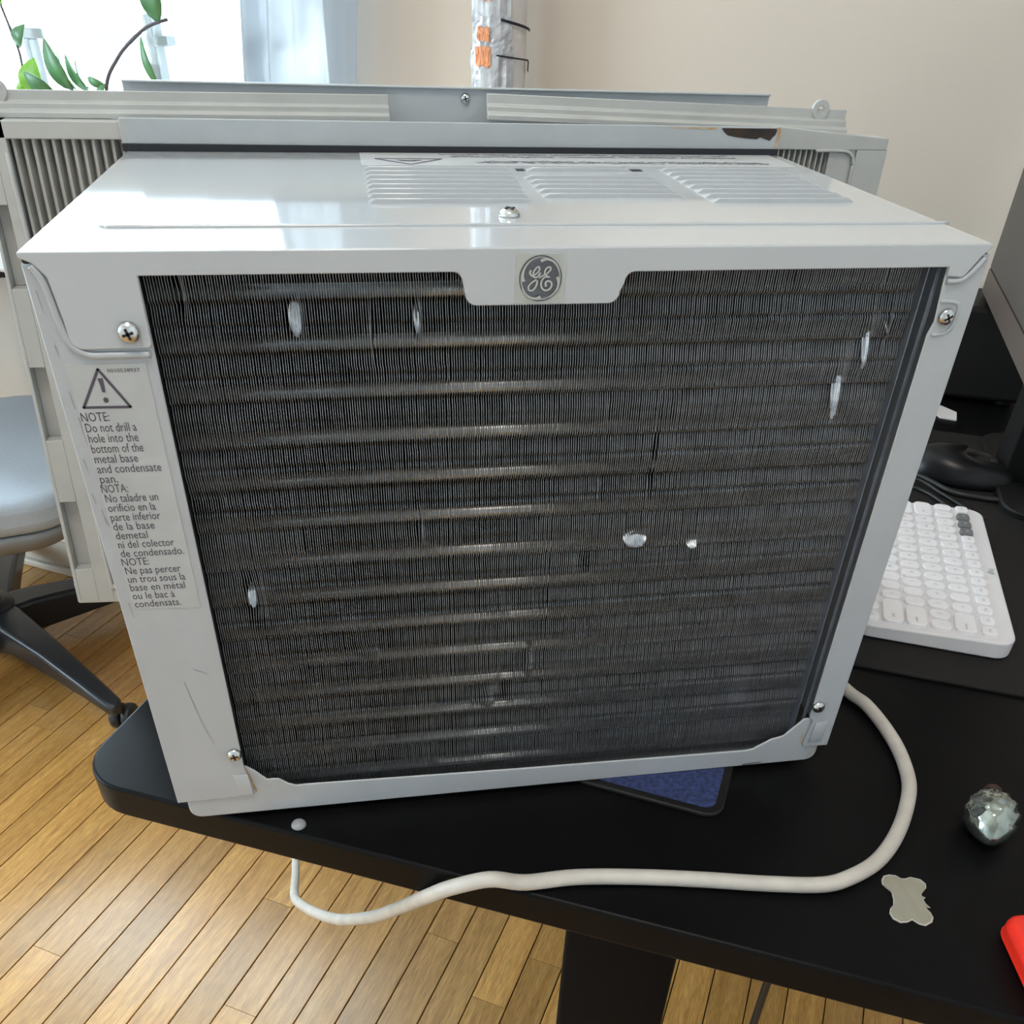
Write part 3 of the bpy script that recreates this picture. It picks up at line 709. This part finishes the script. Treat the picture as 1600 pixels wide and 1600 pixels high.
# left side curtain
def xo(z): return -.3135+.0797*z
def xi(z): return -.2860+.0450*z
lc = None
mb = MB()
def sbox(s0, s1, z0, z1, y0, y1):
    P = lambda s, z, y: Vector((xo(z)+(xi(z)-xo(z))*s, y, z))
    mb.add([P(s0, z0, y0), P(s1, z0, y0), P(s1, z0, y1), P(s0, z0, y1), P(s0, z1, y0), P(s1, z1, y0), P(s1, z1, y1), P(s0, z1, y1)],
           [(0, 3, 2, 1), (4, 5, 6, 7), (0, 1, 5, 4), (1, 2, 6, 5), (2, 3, 7, 6), (3, 0, 4, 7)])
YF = .2500
sbox(0, .10, -.0120, .3160, YF, YF+.014)                 # outer lip
pk = [(.0175, .0750), (.1225, .1740), (.2240, .2720)]
zz = -.0120
for a, b in pk+[(.3160, None)]:
    sbox(.10, .58, zz, a, YF, YF+.014)
    if b: zz = b; sbox(.10, .58, a, b, YF+.009, YF+.014)
sbox(.58, 1.0, -.0120, .3160, YF, YF+.014)
lc = mb.build('side_curtain_frame', M_PLASTIC, ac, bevel=.0004); tag(lc, 'ivory plastic frame of the left pleated side panel')
MB().prism([(-.2930, .3067), (-.2070, .3067), (-.2060, .3160), (-.2930, .3160)], XZ, YF, YF+.012).build('top_bar', M_PLASTIC, lc, bevel=.0006)
MB().prism([(-.3140, -.0130), (-.2050, -.0170), (-.2050, .0000), (-.2845, .0000), (-.2870, .0050), (-.3135, .0050)], XZ, YF+.0002, YF+.012).build('bottom_bar', M_PLASTIC, lc, bevel=.0006)
MB().tube(smoothpts([(-.2735, YF-.0002, .300), (-.2790, YF-.0002, .150), (-.2853, YF-.0002, .012), (-.2835, YF-.0002, .002), (-.2740, YF-.0002, -.003), (-.21, YF-.0002, -.005)], 8), .0014, 8).build('groove_bead', M_PLASTIC, lc, smooth=True)
def pleats(x0, x1, z0, z1, pitch, y0, amp, m, parent, shear=0):
    n = int(round((x1-x0)/pitch)); v = []; f = []
    for j, z in enumerate((z0, z1)):
        for i in range(n):
            for (dx, dy) in ((0, 0), (.30, 1), (.42, 1), (.72, 0)):
                v.append((x0+(i+dx)*(x1-x0)/n+shear*(z-z1), y0+dy*amp, z))
    k = n*4
    f = [(i, i+1, k+i+1, k+i) for i in range(k-1)]
    return mesh('pleats', v, f, m, parent)
pleats(-.2740, -.2015, -.005, .3070, .0056, YF+.003, .0075, M_PLEAT, lc, .045)
# right side curtain
rc = MB().prism([(.2040, .3035), (.2872, .3035), (.2872, .3104), (.2040, .3170)], XZ, .2560, .2680).build('side_curtain_frame', M_PLASTIC, ac, bevel=.0006)
tag(rc, 'ivory plastic frame of the right pleated side panel')
MB().prism([(.2660, .3036), (.2660, .290), (.2655, .286), (.2650, -.012), (.2890, -.012), (.2882, .3036)][::-1], XZ, .2562, .2680).build('outer_bar', M_PLASTIC, rc, bevel=.0006)
MB().tube(smoothpts([(.236, .2560, .3030), (.256, .2560, .3030), (.2625, .2560, .3005), (.2645, .2560, .295), (.2650, .2560, .27), (.2650, .2560, .0)], 6), .0010, 8).build('groove_bead', M_PLASTIC, rc, smooth=True)
MB().box((.2470, .2575, -.01), (.2655, .2640, .3034)).build('inner_bar', M_PLASTIC, rc)
pleats(.2030, .2470, -.005, .3040, .0040, .2580, .0075, M_PLEAT, rc)
# room-side housing
MB().prism(rrect(-.205, .205, D+.034, D+.115, .015, 5), XY, -.0150, .3000).build('front_housing', M_PLASTIC, ac, bevel=.004)
# power cord
cz = DT+.0052
cord = [(.235, .14, cz+.03), (.246, .095, cz+.006), (.256, .066, cz), (.262, .050, cz), (.2635, .025, cz), (.261, -.001, cz), (.253, -.028, cz), (.240, -.049, cz), (.221, -.071, cz), (.200, -.088, cz), (.179, -.097, cz), (.160, -.100, cz),
        (.129, -.095, cz), (.093, -.087, cz), (.057, -.080, cz), (.021, -.075, cz), (-.009, -.0755, cz+.001), (-0.0294, -0.0752, -0.0075), (-0.0506, -0.0702, -0.0172), (-0.0622, -0.0604, -0.0344), (-0.0721, -0.041, -0.0639), (-0.0845, -0.016, -0.1016), (-0.1011, 0.0119, -0.1428), (-0.1288, 0.0605, -0.2048), (-0.1564, 0.1213, -0.2691), (-0.1776, 0.178, -0.3241), (-0.1863, 0.2153, -0.3574), (-0.1904, 0.2561, -0.3883),
        (-.1953, .3054, -.4249), (-.2022, .3683, -.4624), (-.2102, .4255, -.4769), (-.215, .55, -.52), (-.2, .7, -.66), (-.17, .8, -.742)]
MB().tube(smoothpts(cord, 6), .0046, 14).build('power_cord', M_CORD, ac, smooth=True)

# ------------------------------------------------------------------ things on the desk
# coaster under the base pan
CA = math.radians(-29); c0 = Vector((.1205, -.0415, 0)); ca = Vector((math.cos(CA), math.sin(CA), 0)); cb = Vector((-math.sin(CA), math.cos(CA), 0))
CF = lambda p, t: c0+ca*p[0]+cb*p[1]+Vector((0, 0, t))
co = thing('coaster', c0+ca*-.05+cb*.05+Vector((0, 0, DT)), 'blue woven square coaster with black rim pinned under the air conditioner', 'coaster')
MB().prism(rrect(-.1, 0, 0, .1, .012, 5), CF, DT, DT+.0036).build('rim', M_BLACKMATTE, co, bevel=.0012)
MB().prism(rrect(-.094, -.0055, .0055, .094, .008, 5), CF, DT+.0034, DT+.0040).build('woven_top', M_BLUE, co)
# rubber bumper
mb = MB(); mb.lathe([(.0046, 0), (.0045, .0008), (.0038, .0020), (.0024, .0029), (.0003, .0032)], Matrix.Translation((-.137, -.0082, DT)), 20)
tag(mb.build('rubber_bumper', M_BUMPER, smooth=True), 'small translucent dome bumper near the front edge of the desk', 'bumper')
# desk mat
tag(MB().prism(rrect(.34, .80, .285, .80, .01, 4), DX, DT, DT+.003).build('desk_mat', M_MAT, bevel=.001), 'black desk mat under the white keyboard', 'desk mat')
MZ = DT+.003
# keyboard
KA = Vector((.101, .212, 0)).normalized(); KB_ = Vector((-KA.y, KA.x, 0)); K0 = Vector((.4005, .0845, 0))
KL, KW = .234, .120
KF = lambda p, t: K0+KA*p[0]+KB_*p[1]+Vector((0, 0, t))
KT = .0000
kb = thing('keyboard', KF((KL/2, KW/2), MZ), 'white compact wireless keyboard with rounded keys at the right of the desk', 'keyboard')
# wedge body: a little lower towards the typist
v = []; pl = rrect(0, KL, 0, KW, .014, 6)
def ktz(b): return KT-.004*(b/KW)
v = [KF(p, MZ+.001) for p in pl]+[KF(p, ktz(p[1])) for p in pl]; n = len(pl)
mesh('body', v, [list(range(n))[::-1], list(range(n, 2*n))]+[[i, (i+1) % n, n+(i+1) % n, n+i] for i in range(n)], M_KB, kb, bevel=.0018, seg=3)
P_ = .01525; a0 = .0045
rows = [(.0195, .0112, [('del', 1), ('F13', 1), ('F12', 1), ('F11', 1), ('F10', 1), ('F9', 1), ('F8', 1), ('F7', 1), ('F6', 1), ('F5', 1), ('F4', 1), ('F3', 1), ('F2', 1), ('F1', 1), ('esc', 1)]),
        (.0365, .0158, [('delete', 2)]+[(c, 1) for c in '=-0987654321`']),
        (.0548, .0158, [('\\', 1)]+[(c, 1) for c in '][POIUYTREWQ']+[('tab', 2)]),
        (.0728, .0158, [('enter', 2)]+[(c, 1) for c in "';LKJHGFDSA"]+[('caps', 2)]),
        (.0905, .0158, [('shift', 2.4)]+[(c, 1) for c in "/.,MNBVCXZ"]+[('shift', 2.6)]),
        (.1070, .0125, [('>', 1), ('v', 1), ('<', 1), ('opt', 1), ('cmd', 1), ('', 5), ('cmd', 1), ('opt', 1), ('ctrl', 1), ('fn', 1)])]
keymesh = {}
def key_mesh(wu, dep, m):
    kk = (wu, dep, m.name)
    if kk not in keymesh:
        wa = P_*wu-.0034; r = min(.0052 if dep > .012 else .0034, dep*.46, wa*.48)
        lo = rrect(-wa/2, wa/2, -dep/2, dep/2, r, 4); hi = rrect(-wa/2+.0006, wa/2-.0006, -dep/2+.0006, dep/2-.0006, max(.001, r-.0006), 4); n = len(lo)
        vv = [(x, y, -.0006) for x, y in lo]+[(x, y, .0022) for x, y in lo]+[(x, y, .0028) for x, y in hi]
        ff = [[i, (i+1) % n, n+(i+1) % n, n+i] for i in range(n)]+[[n+i, n+(i+1) % n, 2*n+(i+1) % n, 2*n+i] for i in range(n)]+[list(range(2*n, 3*n))]
        me = bpy.data.meshes.new('key'); me.from_pydata(vv, [], ff); me.materials.append(m); me.update(); keymesh[kk] = me
    return keymesh[kk]
Rk = Matrix((KA, KB_, Z)).transposed()
pinv = Matrix.Translation(-Vector(kb.location))
for (boff, dep, keys) in rows:
    a = a0
    for (s, wu) in keys:
        cen = KF((a+P_*wu/2, boff), ktz(boff)); a += P_*wu
        grey = s in ('F1', 'F2', 'F3')
        o = bpy.data.objects.new('key', key_mesh(wu, dep, M_KEYGREY if grey else M_KEY)); link(o)
        o.parent = kb; o.matrix_parent_inverse = pinv
        o.matrix_basis = Matrix.Translation(cen) @ Rk.to_4x4()
        if s:
            mb = MB(); sz = .0042 if len(s) == 1 else .0034
            org = Vector((-(0 if wu < 1.5 else P_*wu*.22), sz*.3, .0030))
            put_text(mb, s, org, Vector((-1, 0, 0)), Vector((0, -1, 0)), sz, align='C', res=1)
            lg = mesh('legend', mb.v, mb.f, M_KB if grey else M_LEGEND, recalc=False); lg.parent = o
mb = MB(); put_text(mb, 'logi', KF((KL*.48+.0055, .0075), ktz(.0075)+.0003), -KA, -KB_, .0075, res=2)
mb.build('maker_mark', M_LEGEND, kb)
# mouse
ms = thing('computer_mouse', (.545, .402, MZ), 'glossy black computer mouse behind the white keyboard', 'mouse')
mz = MZ+.0004
def mouse(vz=1, inset=0):
    v = []; f = []; nu, nv = 32, 10
    Rm = Matrix.Rotation(math.radians(-28), 3, 'Z')
    for j in range(nv+1):
        t = j/nv*math.pi/2
        for i in range(nu):
            a = 2*math.pi*i/nu; rx = .056-inset; ry = .034-inset
            p = Vector((rx*math.cos(a)*math.cos(t)**.55, ry*math.sin(a)*math.cos(t)**.55*(1+.08*math.cos(a)), (.028-inset)*math.sin(t)*vz*(1-.22*math.cos(a)*math.sin(t))))
            v.append(Rm @ p+Vector((.545, .402, mz)))
    for j in range(nv):
        for i in range(nu): f.append((j*nu+i, j*nu+(i+1) % nu, (j+1)*nu+(i+1) % nu, (j+1)*nu+i))
    f.append(list(range(nu))[::-1]); return v, f
v, f = mouse(); mesh('shell', v, f, M_BLACKGLOSS, ms, smooth=True)
Rm = Matrix.Translation((.545, .402, mz)) @ Matrix.Rotation(math.radians(-28), 4, 'Z')
mb = MB(); mb.tube([Rm @ Vector((.030, -.003, .0195)), Rm @ Vector((.030, .003, .0195))], .0055, 14); mb.build('scroll_wheel', M_BLACKMATTE, ms, smooth=True)
mb = MB(); mb.tube([Rm @ Vector((x, 0,   .0285*(1-(max(0, x)/.06)**2.2)*(1-.22*x/.056)+.0004)) for x in (.012, .02, .024)], .0006, 6); mb.build('button_split', M_SLOT, ms)
# cables on the mat
c1 = smoothpts([(.44, .46, MZ+.003), (.480, .425, MZ+.003), (.500, .398, MZ+.003), (.5125, .362, MZ+.003), (.535, .346, MZ+.003), (.560, .334, MZ+.003), (.577, .318, MZ+.003), (.62, .27, MZ+.003), (.66, .20, MZ+.003)], 6)
tag(MB().tube(c1, .0030, 10).build('thick_cable', M_CABLE, smooth=True), 'black cable running past the mouse to the right edge', 'cable')
c2 = smoothpts([(.43, .41, MZ+.0022), (.470, .385, MZ+.0022), (.485, .368, MZ+.0022), (.4905, .345, MZ+.0022), (.4895, .322, MZ+.0022), (.480, .312, MZ+.0022), (.455, .318, MZ+.0022), (.42, .34, MZ+.0022)], 6)
tag(MB().tube(c2, .0018, 8).build('looped_cable', M_CABLE, smooth=True), 'thin black cable lying in a loop behind the keyboard', 'cable')
c3 = smoothpts([(.44, .425, MZ+.002), (.485, .390, MZ+.006), (.500, .360, MZ+.003), (.507, .335, MZ+.002), (.512, .3145, MZ+.002), (.515, .304, MZ+.002)], 6)
tag(MB().tube(c3, .0018, 8).build('straight_cable', M_CABLE, smooth=True), 'thin black cable ending at the far edge of the keyboard', 'cable')
# monitor
MF0 = Vector((.692, .663, 0)); MDIR = Vector((-.436, -.90, 0)).normalized(); MN = Vector((-.9, .436, 0)).normalized()   # MN faces the chair side
MFn = lambda p, t: MF0+MDIR*p[0]+Vector((0, 0, p[1]))+MN*t
mo = thing('monitor', MF0+MDIR*.28-MN*.06+Vector((0, 0, DT)), 'dark switched-off monitor at the right edge of the picture', 'monitor')
MB().prism(rrect(0, .56, .100, .445, .006, 3), MFn, -.022, 0).build('panel_housing', M_BLACKMATTE, mo, bevel=.002)
MB().prism(rrect(.0018, .558, .1290, .443, .002, 2), MFn, 0, .0006).build('screen', M_SCREEN, mo)
MB().prism(rrect(.0005, .5595, .101, .1270, .002, 2), MFn, 0, .0010).build('chin', M_BEZEL, mo)
MB().prism(rrect(.25, .31, DT+.008, .26, .004, 2), MFn, -.060, -.022).build('stand_neck', M_BLACKMATTE, mo, bevel=.002)
pf = rrect(.17, .39, -.17, -.015, .03, 5)
MB().prism(pf, lambda p, t: MF0+MDIR*p[0]+MN*p[1]+Vector((0, 0, t)), DT, DT+.010).build('stand_foot', M_BLACKMATTE, mo, bevel=.002)
# black box behind the monitor
bxf = lambda p, t: Vector((.657, .611, 0))+Vector((.92, -.39, 0)).normalized()*p[0]+Vector((.39, .92, 0)).normalized()*p[1]+Vector((0, 0, t))
sp = thing('speaker_box', bxf((.02, .05), DT), 'low black box with rounded edge standing under the far end of the monitor', 'speaker')
MB().prism(rrect(-.12, .088, 0, .10, .010, 4), bxf, DT+.006, .096).build('cabinet', M_BLACKMATTE, sp, bevel=.006, seg=3)
for p in ((-.10, .02), (.068, .02), (-.10, .08), (.068, .08)):
    MB().lathe([(.008, DT), (.008, DT+.0062)], Matrix.Translation(bxf(p, 0)), 14).build('rubber_foot', M_BLACKMATTE, sp)
# card
cf = [(.618, .562), (.634, .552), (.648, .575), (.640, .598), (.622, .600)]
tag(MB().prism(cf, XY, DT+.0001, DT+.0016).build('paper_card', M_PAPER), 'small white folded card lying in front of the black box', 'card')
# glass pinecone ornament
og = thing('glass_ornament', (.2805, -.0715, DT), 'silvery green glass pinecone ornament lying on the desk', 'ornament')
ax = Vector((-.53, -.85, -.12)).normalized(); q = ax.to_track_quat('Z', 'Y').to_matrix().to_4x4()
Mo = Matrix.Translation((.2815, -.0705, DT+.0146)) @ q
prof = []; NP = 22
for i in range(NP+1):
    h = -.017+.040*i/NP
    prof.append((float(np.interp(h, [-.017, -.014, -.010, -.004, .002, .008, .013, .018, .0215, .023], [.0045, .0085, .0122, .0146, .0150, .0138, .0114, .0078, .0042, .0012])), h))
def pbump(i, k):
    row = i//3; f_ = min(1, 2.2*(1-i/NP)); return 1+f_*(.06*math.cos(2*math.pi*(k/36*9+.5*(row % 2)))+.045*math.cos(2*math.pi*i/3))
MB().lathe(prof, Mo, 36, pbump).build('glass_body', M_GLASSORN, og, smooth=True)
MB().lathe([(.0045, -.0215), (.0052, -.0205), (.0052, -.0165), (.0045, -.0160)], Mo, 18).build('cap', M_CAP, og, smooth=True)
mb = MB(); mb.tube([Mo @ Vector((.003*math.cos(a), 0, -.0215-.003*math.sin(a))) for a in [math.pi*k/8 for k in range(9)]], .0005, 6); mb.build('hanging_loop', M_CAP, og, smooth=True)
# four-lobed grey sticker
st = [(.199, -.098), (.2015, -.0955), (.205, -.095), (.209, -.0962), (.211, -.0988), (.213, -.0992), (.217, -.0985), (.222, -.101), (.2235, -.1045), (.222, -.1075), (.2195, -.1092), (.217, -.111), (.2165, -.1122), (.218, -.1138), (.2160, -.1150), (.2160, -.1180),
      (.2172, -.1208), (.2145, -.1200), (.2155, -.124), (.2152, -.1275), (.213, -.1302), (.208, -.132), (.205, -.1305), (.2025, -.1272), (.199, -.1283), (.195, -.128), (.192, -.125), (.192, -.121), (.194, -.118), (.197, -.116), (.199, -.112), (.2005, -.107), (.199, -.104), (.1978, -.101)]
cen = Vector((sum(p[0] for p in st)/len(st), sum(p[1] for p in st)/len(st)))
stt = thing('sticker', (cen.x, cen.y, DT), 'flat grey sticker with four rounded lobes lying on the desk', 'sticker')
MB().prism(st, XY, DT, DT+.0006).build('rim', M_STICKEREDGE, stt)
inn = [(cen.x+(p[0]-cen.x)*.94, cen.y+(p[1]-cen.y)*.94) for p in st]
MB().prism(inn, XY, DT+.0005, DT+.0009).build('face', M_STICKER, stt)
# red block
RFa = math.radians(78); r0 = Vector((.2405, -.1600, 0)); ra = Vector((math.cos(RFa), math.sin(RFa), 0)); rb = Vector((math.sin(RFa), -math.cos(RFa), 0))
RF = lambda p, t: r0+ra*p[0]+rb*p[1]+Vector((0, 0, t))
rd = thing('red_case', RF((0, .03), DT), 'bright red rounded plastic case at the right edge of the desk', 'case')
MB().prism(rrect(-.045, .022, 0, .05, .010, 6), RF, DT, DT+.016).build('shell', M_RED, rd, bevel=.005, seg=4)
MB().prism(rrect(-.0453, .0223, -.0003, .0503, .010, 6), RF, DT+.0045, DT+.0052).build('seam', M_RED, rd)

# ------------------------------------------------------------------ office chair
hx, hy = -.855, 1.270
chair = thing('office_chair', (hx, hy, FLOOR), 'office chair with blue-grey seat and black five-star base at the left', 'chair')
cm = Matrix.Translation((hx, hy, 0))
def star_leg(ang, L=.415):
    d = Vector((math.cos(ang), math.sin(ang), 0)); s_ = Vector((-d.y, d.x, 0)); c = Vector((hx, hy, 0))
    secs = [(0.02, .040, -.640, -.735), (.08, .034, -.636, -.712), (.22, .025, -.644, -.704), (.34, .020, -.660, -.700), (L, .017, -.672, -.700), (L+.014, .010, -.676, -.698)]
    v = []; f = []
    for (r, hw, zt, zb) in secs:
        p = c+d*r
        v += [p+s_*hw+Z*(zt-.006), p+s_*(hw-.006)+Z*zt, p-s_*(hw-.006)+Z*zt, p-s_*hw+Z*(zt-.006), p-s_*hw*.7+Z*zb, p+s_*hw*.7+Z*zb]
    for i in range(len(secs)-1):
        for k in range(6): f.append((i*6+k, i*6+(k+1) % 6, (i+1)*6+(k+1) % 6, (i+1)*6+k))
    f += [list(range(6))[::-1], [(len(secs)-1)*6+k for k in range(6)]]
    lg = mesh('leg', v, f, M_CHAIRBASE, chair, bevel=.003, seg=2)
    # twin-wheel caster
    e = c+d*(L-.01)+s_*.018; az = math.radians(35)+ang; wd = Vector((math.cos(az), math.sin(az), 0)); 
    mb = MB()
    for sgn in (-1, 1):
        p = e+wd*.011*sgn+Z*(FLOOR+.0255)
        Mw = Matrix.Translation(p) @ wd.to_track_quat('Z', 'Y').to_matrix().to_4x4()
        mb.lathe([(.006, -.009), (.021, -.009), (.0245, -.006), (.0250, 0), (.0245, .006), (.021, .009), (.006, .009)], Mw, 24)
    mb.tube([e+Z*(FLOOR+.026), c+d*(L-.01)+Z*(FLOOR+.055)], .006, 10)
    mb.build('caster', M_CHAIRBASE, lg, smooth=True)
a1 = math.radians(-47)
for k in range(5): star_leg(a1+2*math.pi*k/5)
mb = MB(); mb.lathe([(.030, -.738), (.034, -.72), (.046, -.69), (.050, -.650), (.046, -.632), (.030, -.626)], cm, 28); mb.build('hub', M_CHAIRBASE, chair, smooth=True)
mb = MB(); mb.lathe([(.026, -.63), (.026, -.52), (.018, -.518), (.018, -.385)], cm, 20); mb.build('gas_lift', M_CHAIRBASE, chair, smooth=True)
SA = math.radians(15); Ms = Matrix.Translation((-.848, 1.20, 0)) @ Matrix.Rotation(SA, 4, 'Z')
SF = lambda p, t: Ms @ Vector((p[0], p[1], t))
MB().prism(rrect(-.25, .25, -.25, .25, .085, 8), SF, -.350, -.285).build('seat', M_CHAIRSEAT, chair, bevel=.022, seg=4)
v = []; f = []; ly = [(1.0, -.350), (1.0, -.362), (.93, -.385), (.70, -.405)]
pl = rrect(-.245, .245, -.245, .245, .085, 8); n = len(pl)
for s_, z in ly: v += [SF((p[0]*s_, p[1]*s_), z) for p in pl]
for j in range(3): f += [(j*n+i, j*n+(i+1) % n, (j+1)*n+(i+1) % n, (j+1)*n+i) for i in range(n)]
f += [list(range(n))[::-1], list(range(3*n, 4*n))]
mesh('seat_shell', v, f, M_CHAIRPAN, chair, smooth=True)
MB().prism(rrect(-.24, .24, .225, .285, .02, 4), SF, -.07, -.04).build('armrest', M_CHAIRBASE, chair, bevel=.008)
MB().tube([SF((0, .2, -.37), 0)*1 if False else Ms @ Vector((0, .20, -.38)), Ms @ Vector((0, .285, -.37)), Ms @ Vector((0, .29, -.2)), Ms @ Vector((0, .255, -.06))], .014, 12).build('armrest_post', M_CHAIRBASE, chair, smooth=True)
MB().prism(rrect(-.275, -.235, -.22, .22, .018, 4), SF, -.22, -.02).build('backrest', M_CHAIRSEAT, chair, bevel=.012)
MB().tube([Ms @ Vector((-.1, 0, -.40)), Ms @ Vector((-.29, 0, -.39)), Ms @ Vector((-.305, 0, -.2)), Ms @ Vector((-.28, 0, -.05))], .018, 12).build('back_post', M_CHAIRBASE, chair, smooth=True)

# ------------------------------------------------------------------ wrapped roll standing at the wall
tc_ = room(1.316, .058, 0)
tb = thing('wrapped_roll', room(1.316, .058, FLOOR), 'upright roll in crumpled clear plastic with orange print leaning at the wall', 'roll')
Mt = Matrix.Translation(tc_); NS = 40
def wrinkle(i, k): return 1+.03*math.sin(k*2.1+i*.7)+.025*math.sin(k*.9-i*1.7)+.02*math.sin(i*2.3)
prof = [(.033, FLOOR)]+[(.0355, FLOOR+.02+j*.02) for j in range(64)]+[(.030, FLOOR+1.31)]
MB().lathe([(.0335, FLOOR), (.0335, FLOOR+1.29)], Mt, NS).build('card_tube', M_WRAPW, tb, smooth=True)
# the plastic sleeve covers the window-facing side
def patch(a0_, a1_, z0_, z1_, r, m, name, wr=.0016, jag=.003, seed=0):
    rn = random.Random(seed); nu, nz = 18, 12; v = []; f = []; colr = [rn.uniform(-wr, wr) for _ in range(nu+1)]; colk = [rn.uniform(-3, 3) for _ in range(nu+1)]
    for j in range(nz+1):
        for i in range(nu+1):
            a = math.radians(a0_+(a1_-a0_)*i/nu); z = z0_+(z1_-z0_)*j/nz
            if j in (0, nz): z += rn.uniform(-jag, jag)
            rr = r+colr[i]*math.cos(j*.35+colk[i])+rn.uniform(-wr, wr)*.22
            v.append(tc_+Vector((rr*math.cos(a), rr*math.sin(a), z)))
    for j in range(nz):
        for i in range(nu): k = j*(nu+1)+i; f.append((k, k+1, k+nu+2, k+nu+1))
    return mesh(name, v, f, m, tb, smooth=False, recalc=False)
patch(150, 295, FLOOR+.02, .268, .0355, M_WRAPP, 'plastic_sleeve', .002, .004, 1)
patch(150, 290, .262, .318, .0358, M_WRAPP, 'plastic_sleeve', .0022, .004, 2)
patch(150, 285, .312, .353, .0356, M_WRAPP, 'plastic_sleeve', .0022, .003, 3)
patch(150, 282, .350, 1.0, .0355, M_WRAPP, 'plastic_sleeve', .002, .004, 4)
patch(205, 243, .300, .320, .0374, M_WRAPO, 'orange_print', .0008, .0018, 5)
patch(212, 240, .326, .340, .0374, M_WRAPO, 'orange_print', .0008, .0018, 6)
patch(222, 246, .366, .385, .0374, M_WRAPO, 'orange_print', .0008, .0018, 7)
def ringstrip(a0_, a1_, z0_, z1_, w_, name):
    v = []; f = []; n = 12
    for i in range(n+1):
        a = math.radians(a0_+(a1_-a0_)*i/n); z = z0_+(z1_-z0_)*i/n
        for (r, dz) in ((.0372, -w_/2), (.0378, w_/2)): v.append(tc_+Vector((r*math.cos(a), r*math.sin(a), z+dz)))
    f = [(2*i, 2*i+1, 2*i+3, 2*i+2) for i in range(n)]
    mesh(name, v, f, M_TAPE, tb)
ringstrip(262, 352, .348, .336, .003, 'tape_strip'); ringstrip(255, 338, .312, .306, .0018, 'tape_strip'); ringstrip(332, 346, .302, .298, .012, 'tape_strip')

# ------------------------------------------------------------------ plant on the sill
pt = thing('potted_plant', room(.75, .16, WIN[2]), 'leafy green houseplant on the window sill behind the air conditioner', 'plant')
Mp = Matrix.Translation(room(.75, .16, WIN[2]))
mb = MB(); mb.lathe([(.045, 0), (.062, .09), (.066, .092), (.066, .11), (.060, .11), (.057, .095)], Mp, 30); mb.build('pot', M_POT, pt, smooth=True)
mb = MB(); mb.lathe([(.058, .093), (.058, .098), (.02, .101)], Mp, 24); mb.build('soil', M_SOIL, pt, smooth=True)
def stem(pts, r0_, r1_):
    P = smoothpts([room(*p) for p in pts], 6); n = len(P)
    MB().tube(P, [r0_+(r1_-r0_)*i/(n-1) for i in range(n)], 8).build('stem', M_STEM, pt, smooth=True)
def leaf(b, t, wd, m=M_LEAF, curl=.006, twist=0, vb=.2, vt=.2):
    B = room(b[0], vb, b[1]); T = room(t[0], vt, t[1]); d = (T-B); L = d.length; d.normalize()
    s_ = (d.cross(-N)).normalized(); nn = s_.cross(d)
    s_ = (s_*math.cos(twist)+nn*math.sin(twist)); nn = s_.cross(d)
    n = 10; v = []; f = []
    for i in range(n+1):
        q_ = i/n; w_ = wd*math.sin(math.pi*q_**.85)**.8*(1-.15*q_); c = B+d*L*q_+nn*curl*math.sin(math.pi*q_)
        v += [c-s_*w_/2+nn*w_*.16, c, c+s_*w_/2+nn*w_*.16]
    for i in range(n): k = i*3; f += [(k, k+1, k+4, k+3), (k+1, k+2, k+5, k+4)]
    o = mesh('leaf', v, f, m, pt, smooth=True, recalc=False)
    sm = o.modifiers.new('thickness', 'SOLIDIFY'); sm.thickness = .0006
stem([(.74, .165, .14), (.70, .18, .18), (.672, .195, .225), (.665, .2, .249), (.664, .2, .265), (.666, .2, .292), (.657, .2, .333), (.655, .2, .346), (.652, .2, .40)], .0022, .0016)
stem([(.755, .165, .14), (.775, .18, .20), (.803, .2, .259), (.831, .2, .291), (.859, .2, .311), (.889, .2, .327), (.920, .2, .335)], .0028, .0020)
stem([(.748, .165, .14), (.745, .18, .20), (.742, .2, .256)], .002, .0012)
stem([(.75, .165, .14), (.76, .18, .20), (.770, .2, .256)], .002, .0012)
leaf((.667, .295), (.688, .322), 0.0188, M_LEAF)
leaf((.655, .340), (.662, .362), 0.0203, M_LEAF2)
leaf((.680, .238), (.690, .285), 0.0435, M_LEAF2)
leaf((.722, .245), (.684, .270), 0.0232, M_LEAF, vb=.21, vt=.22)
leaf((.742, .250), (.714, .309), 0.0290, M_LEAF)
leaf((.752, .250), (.733, .300), 0.0217, M_LEAF, twist=.6)
leaf((.772, .250), (.744, .294), 0.0203, M_LEAF, twist=.3)
leaf((.778, .245), (.760, .292), 0.0145, M_LEAF, twist=.9)
leaf((.803, .258), (.772, .268), 0.0116, M_LEAF)
leaf((.904, .331), (.913, .385), 0.0348, M_LEAF)
leaf((.888, .262), (.874, .316), 0.0130, M_LEAF)
leaf((.665, .243), (.652, .258), 0.0174, M_LEAF2)
leaf((.79, .243), (.802, .262), 0.0116, M_LEAF)
leaf((.700, .235), (.672, .255), 0.0203, M_LEAF)
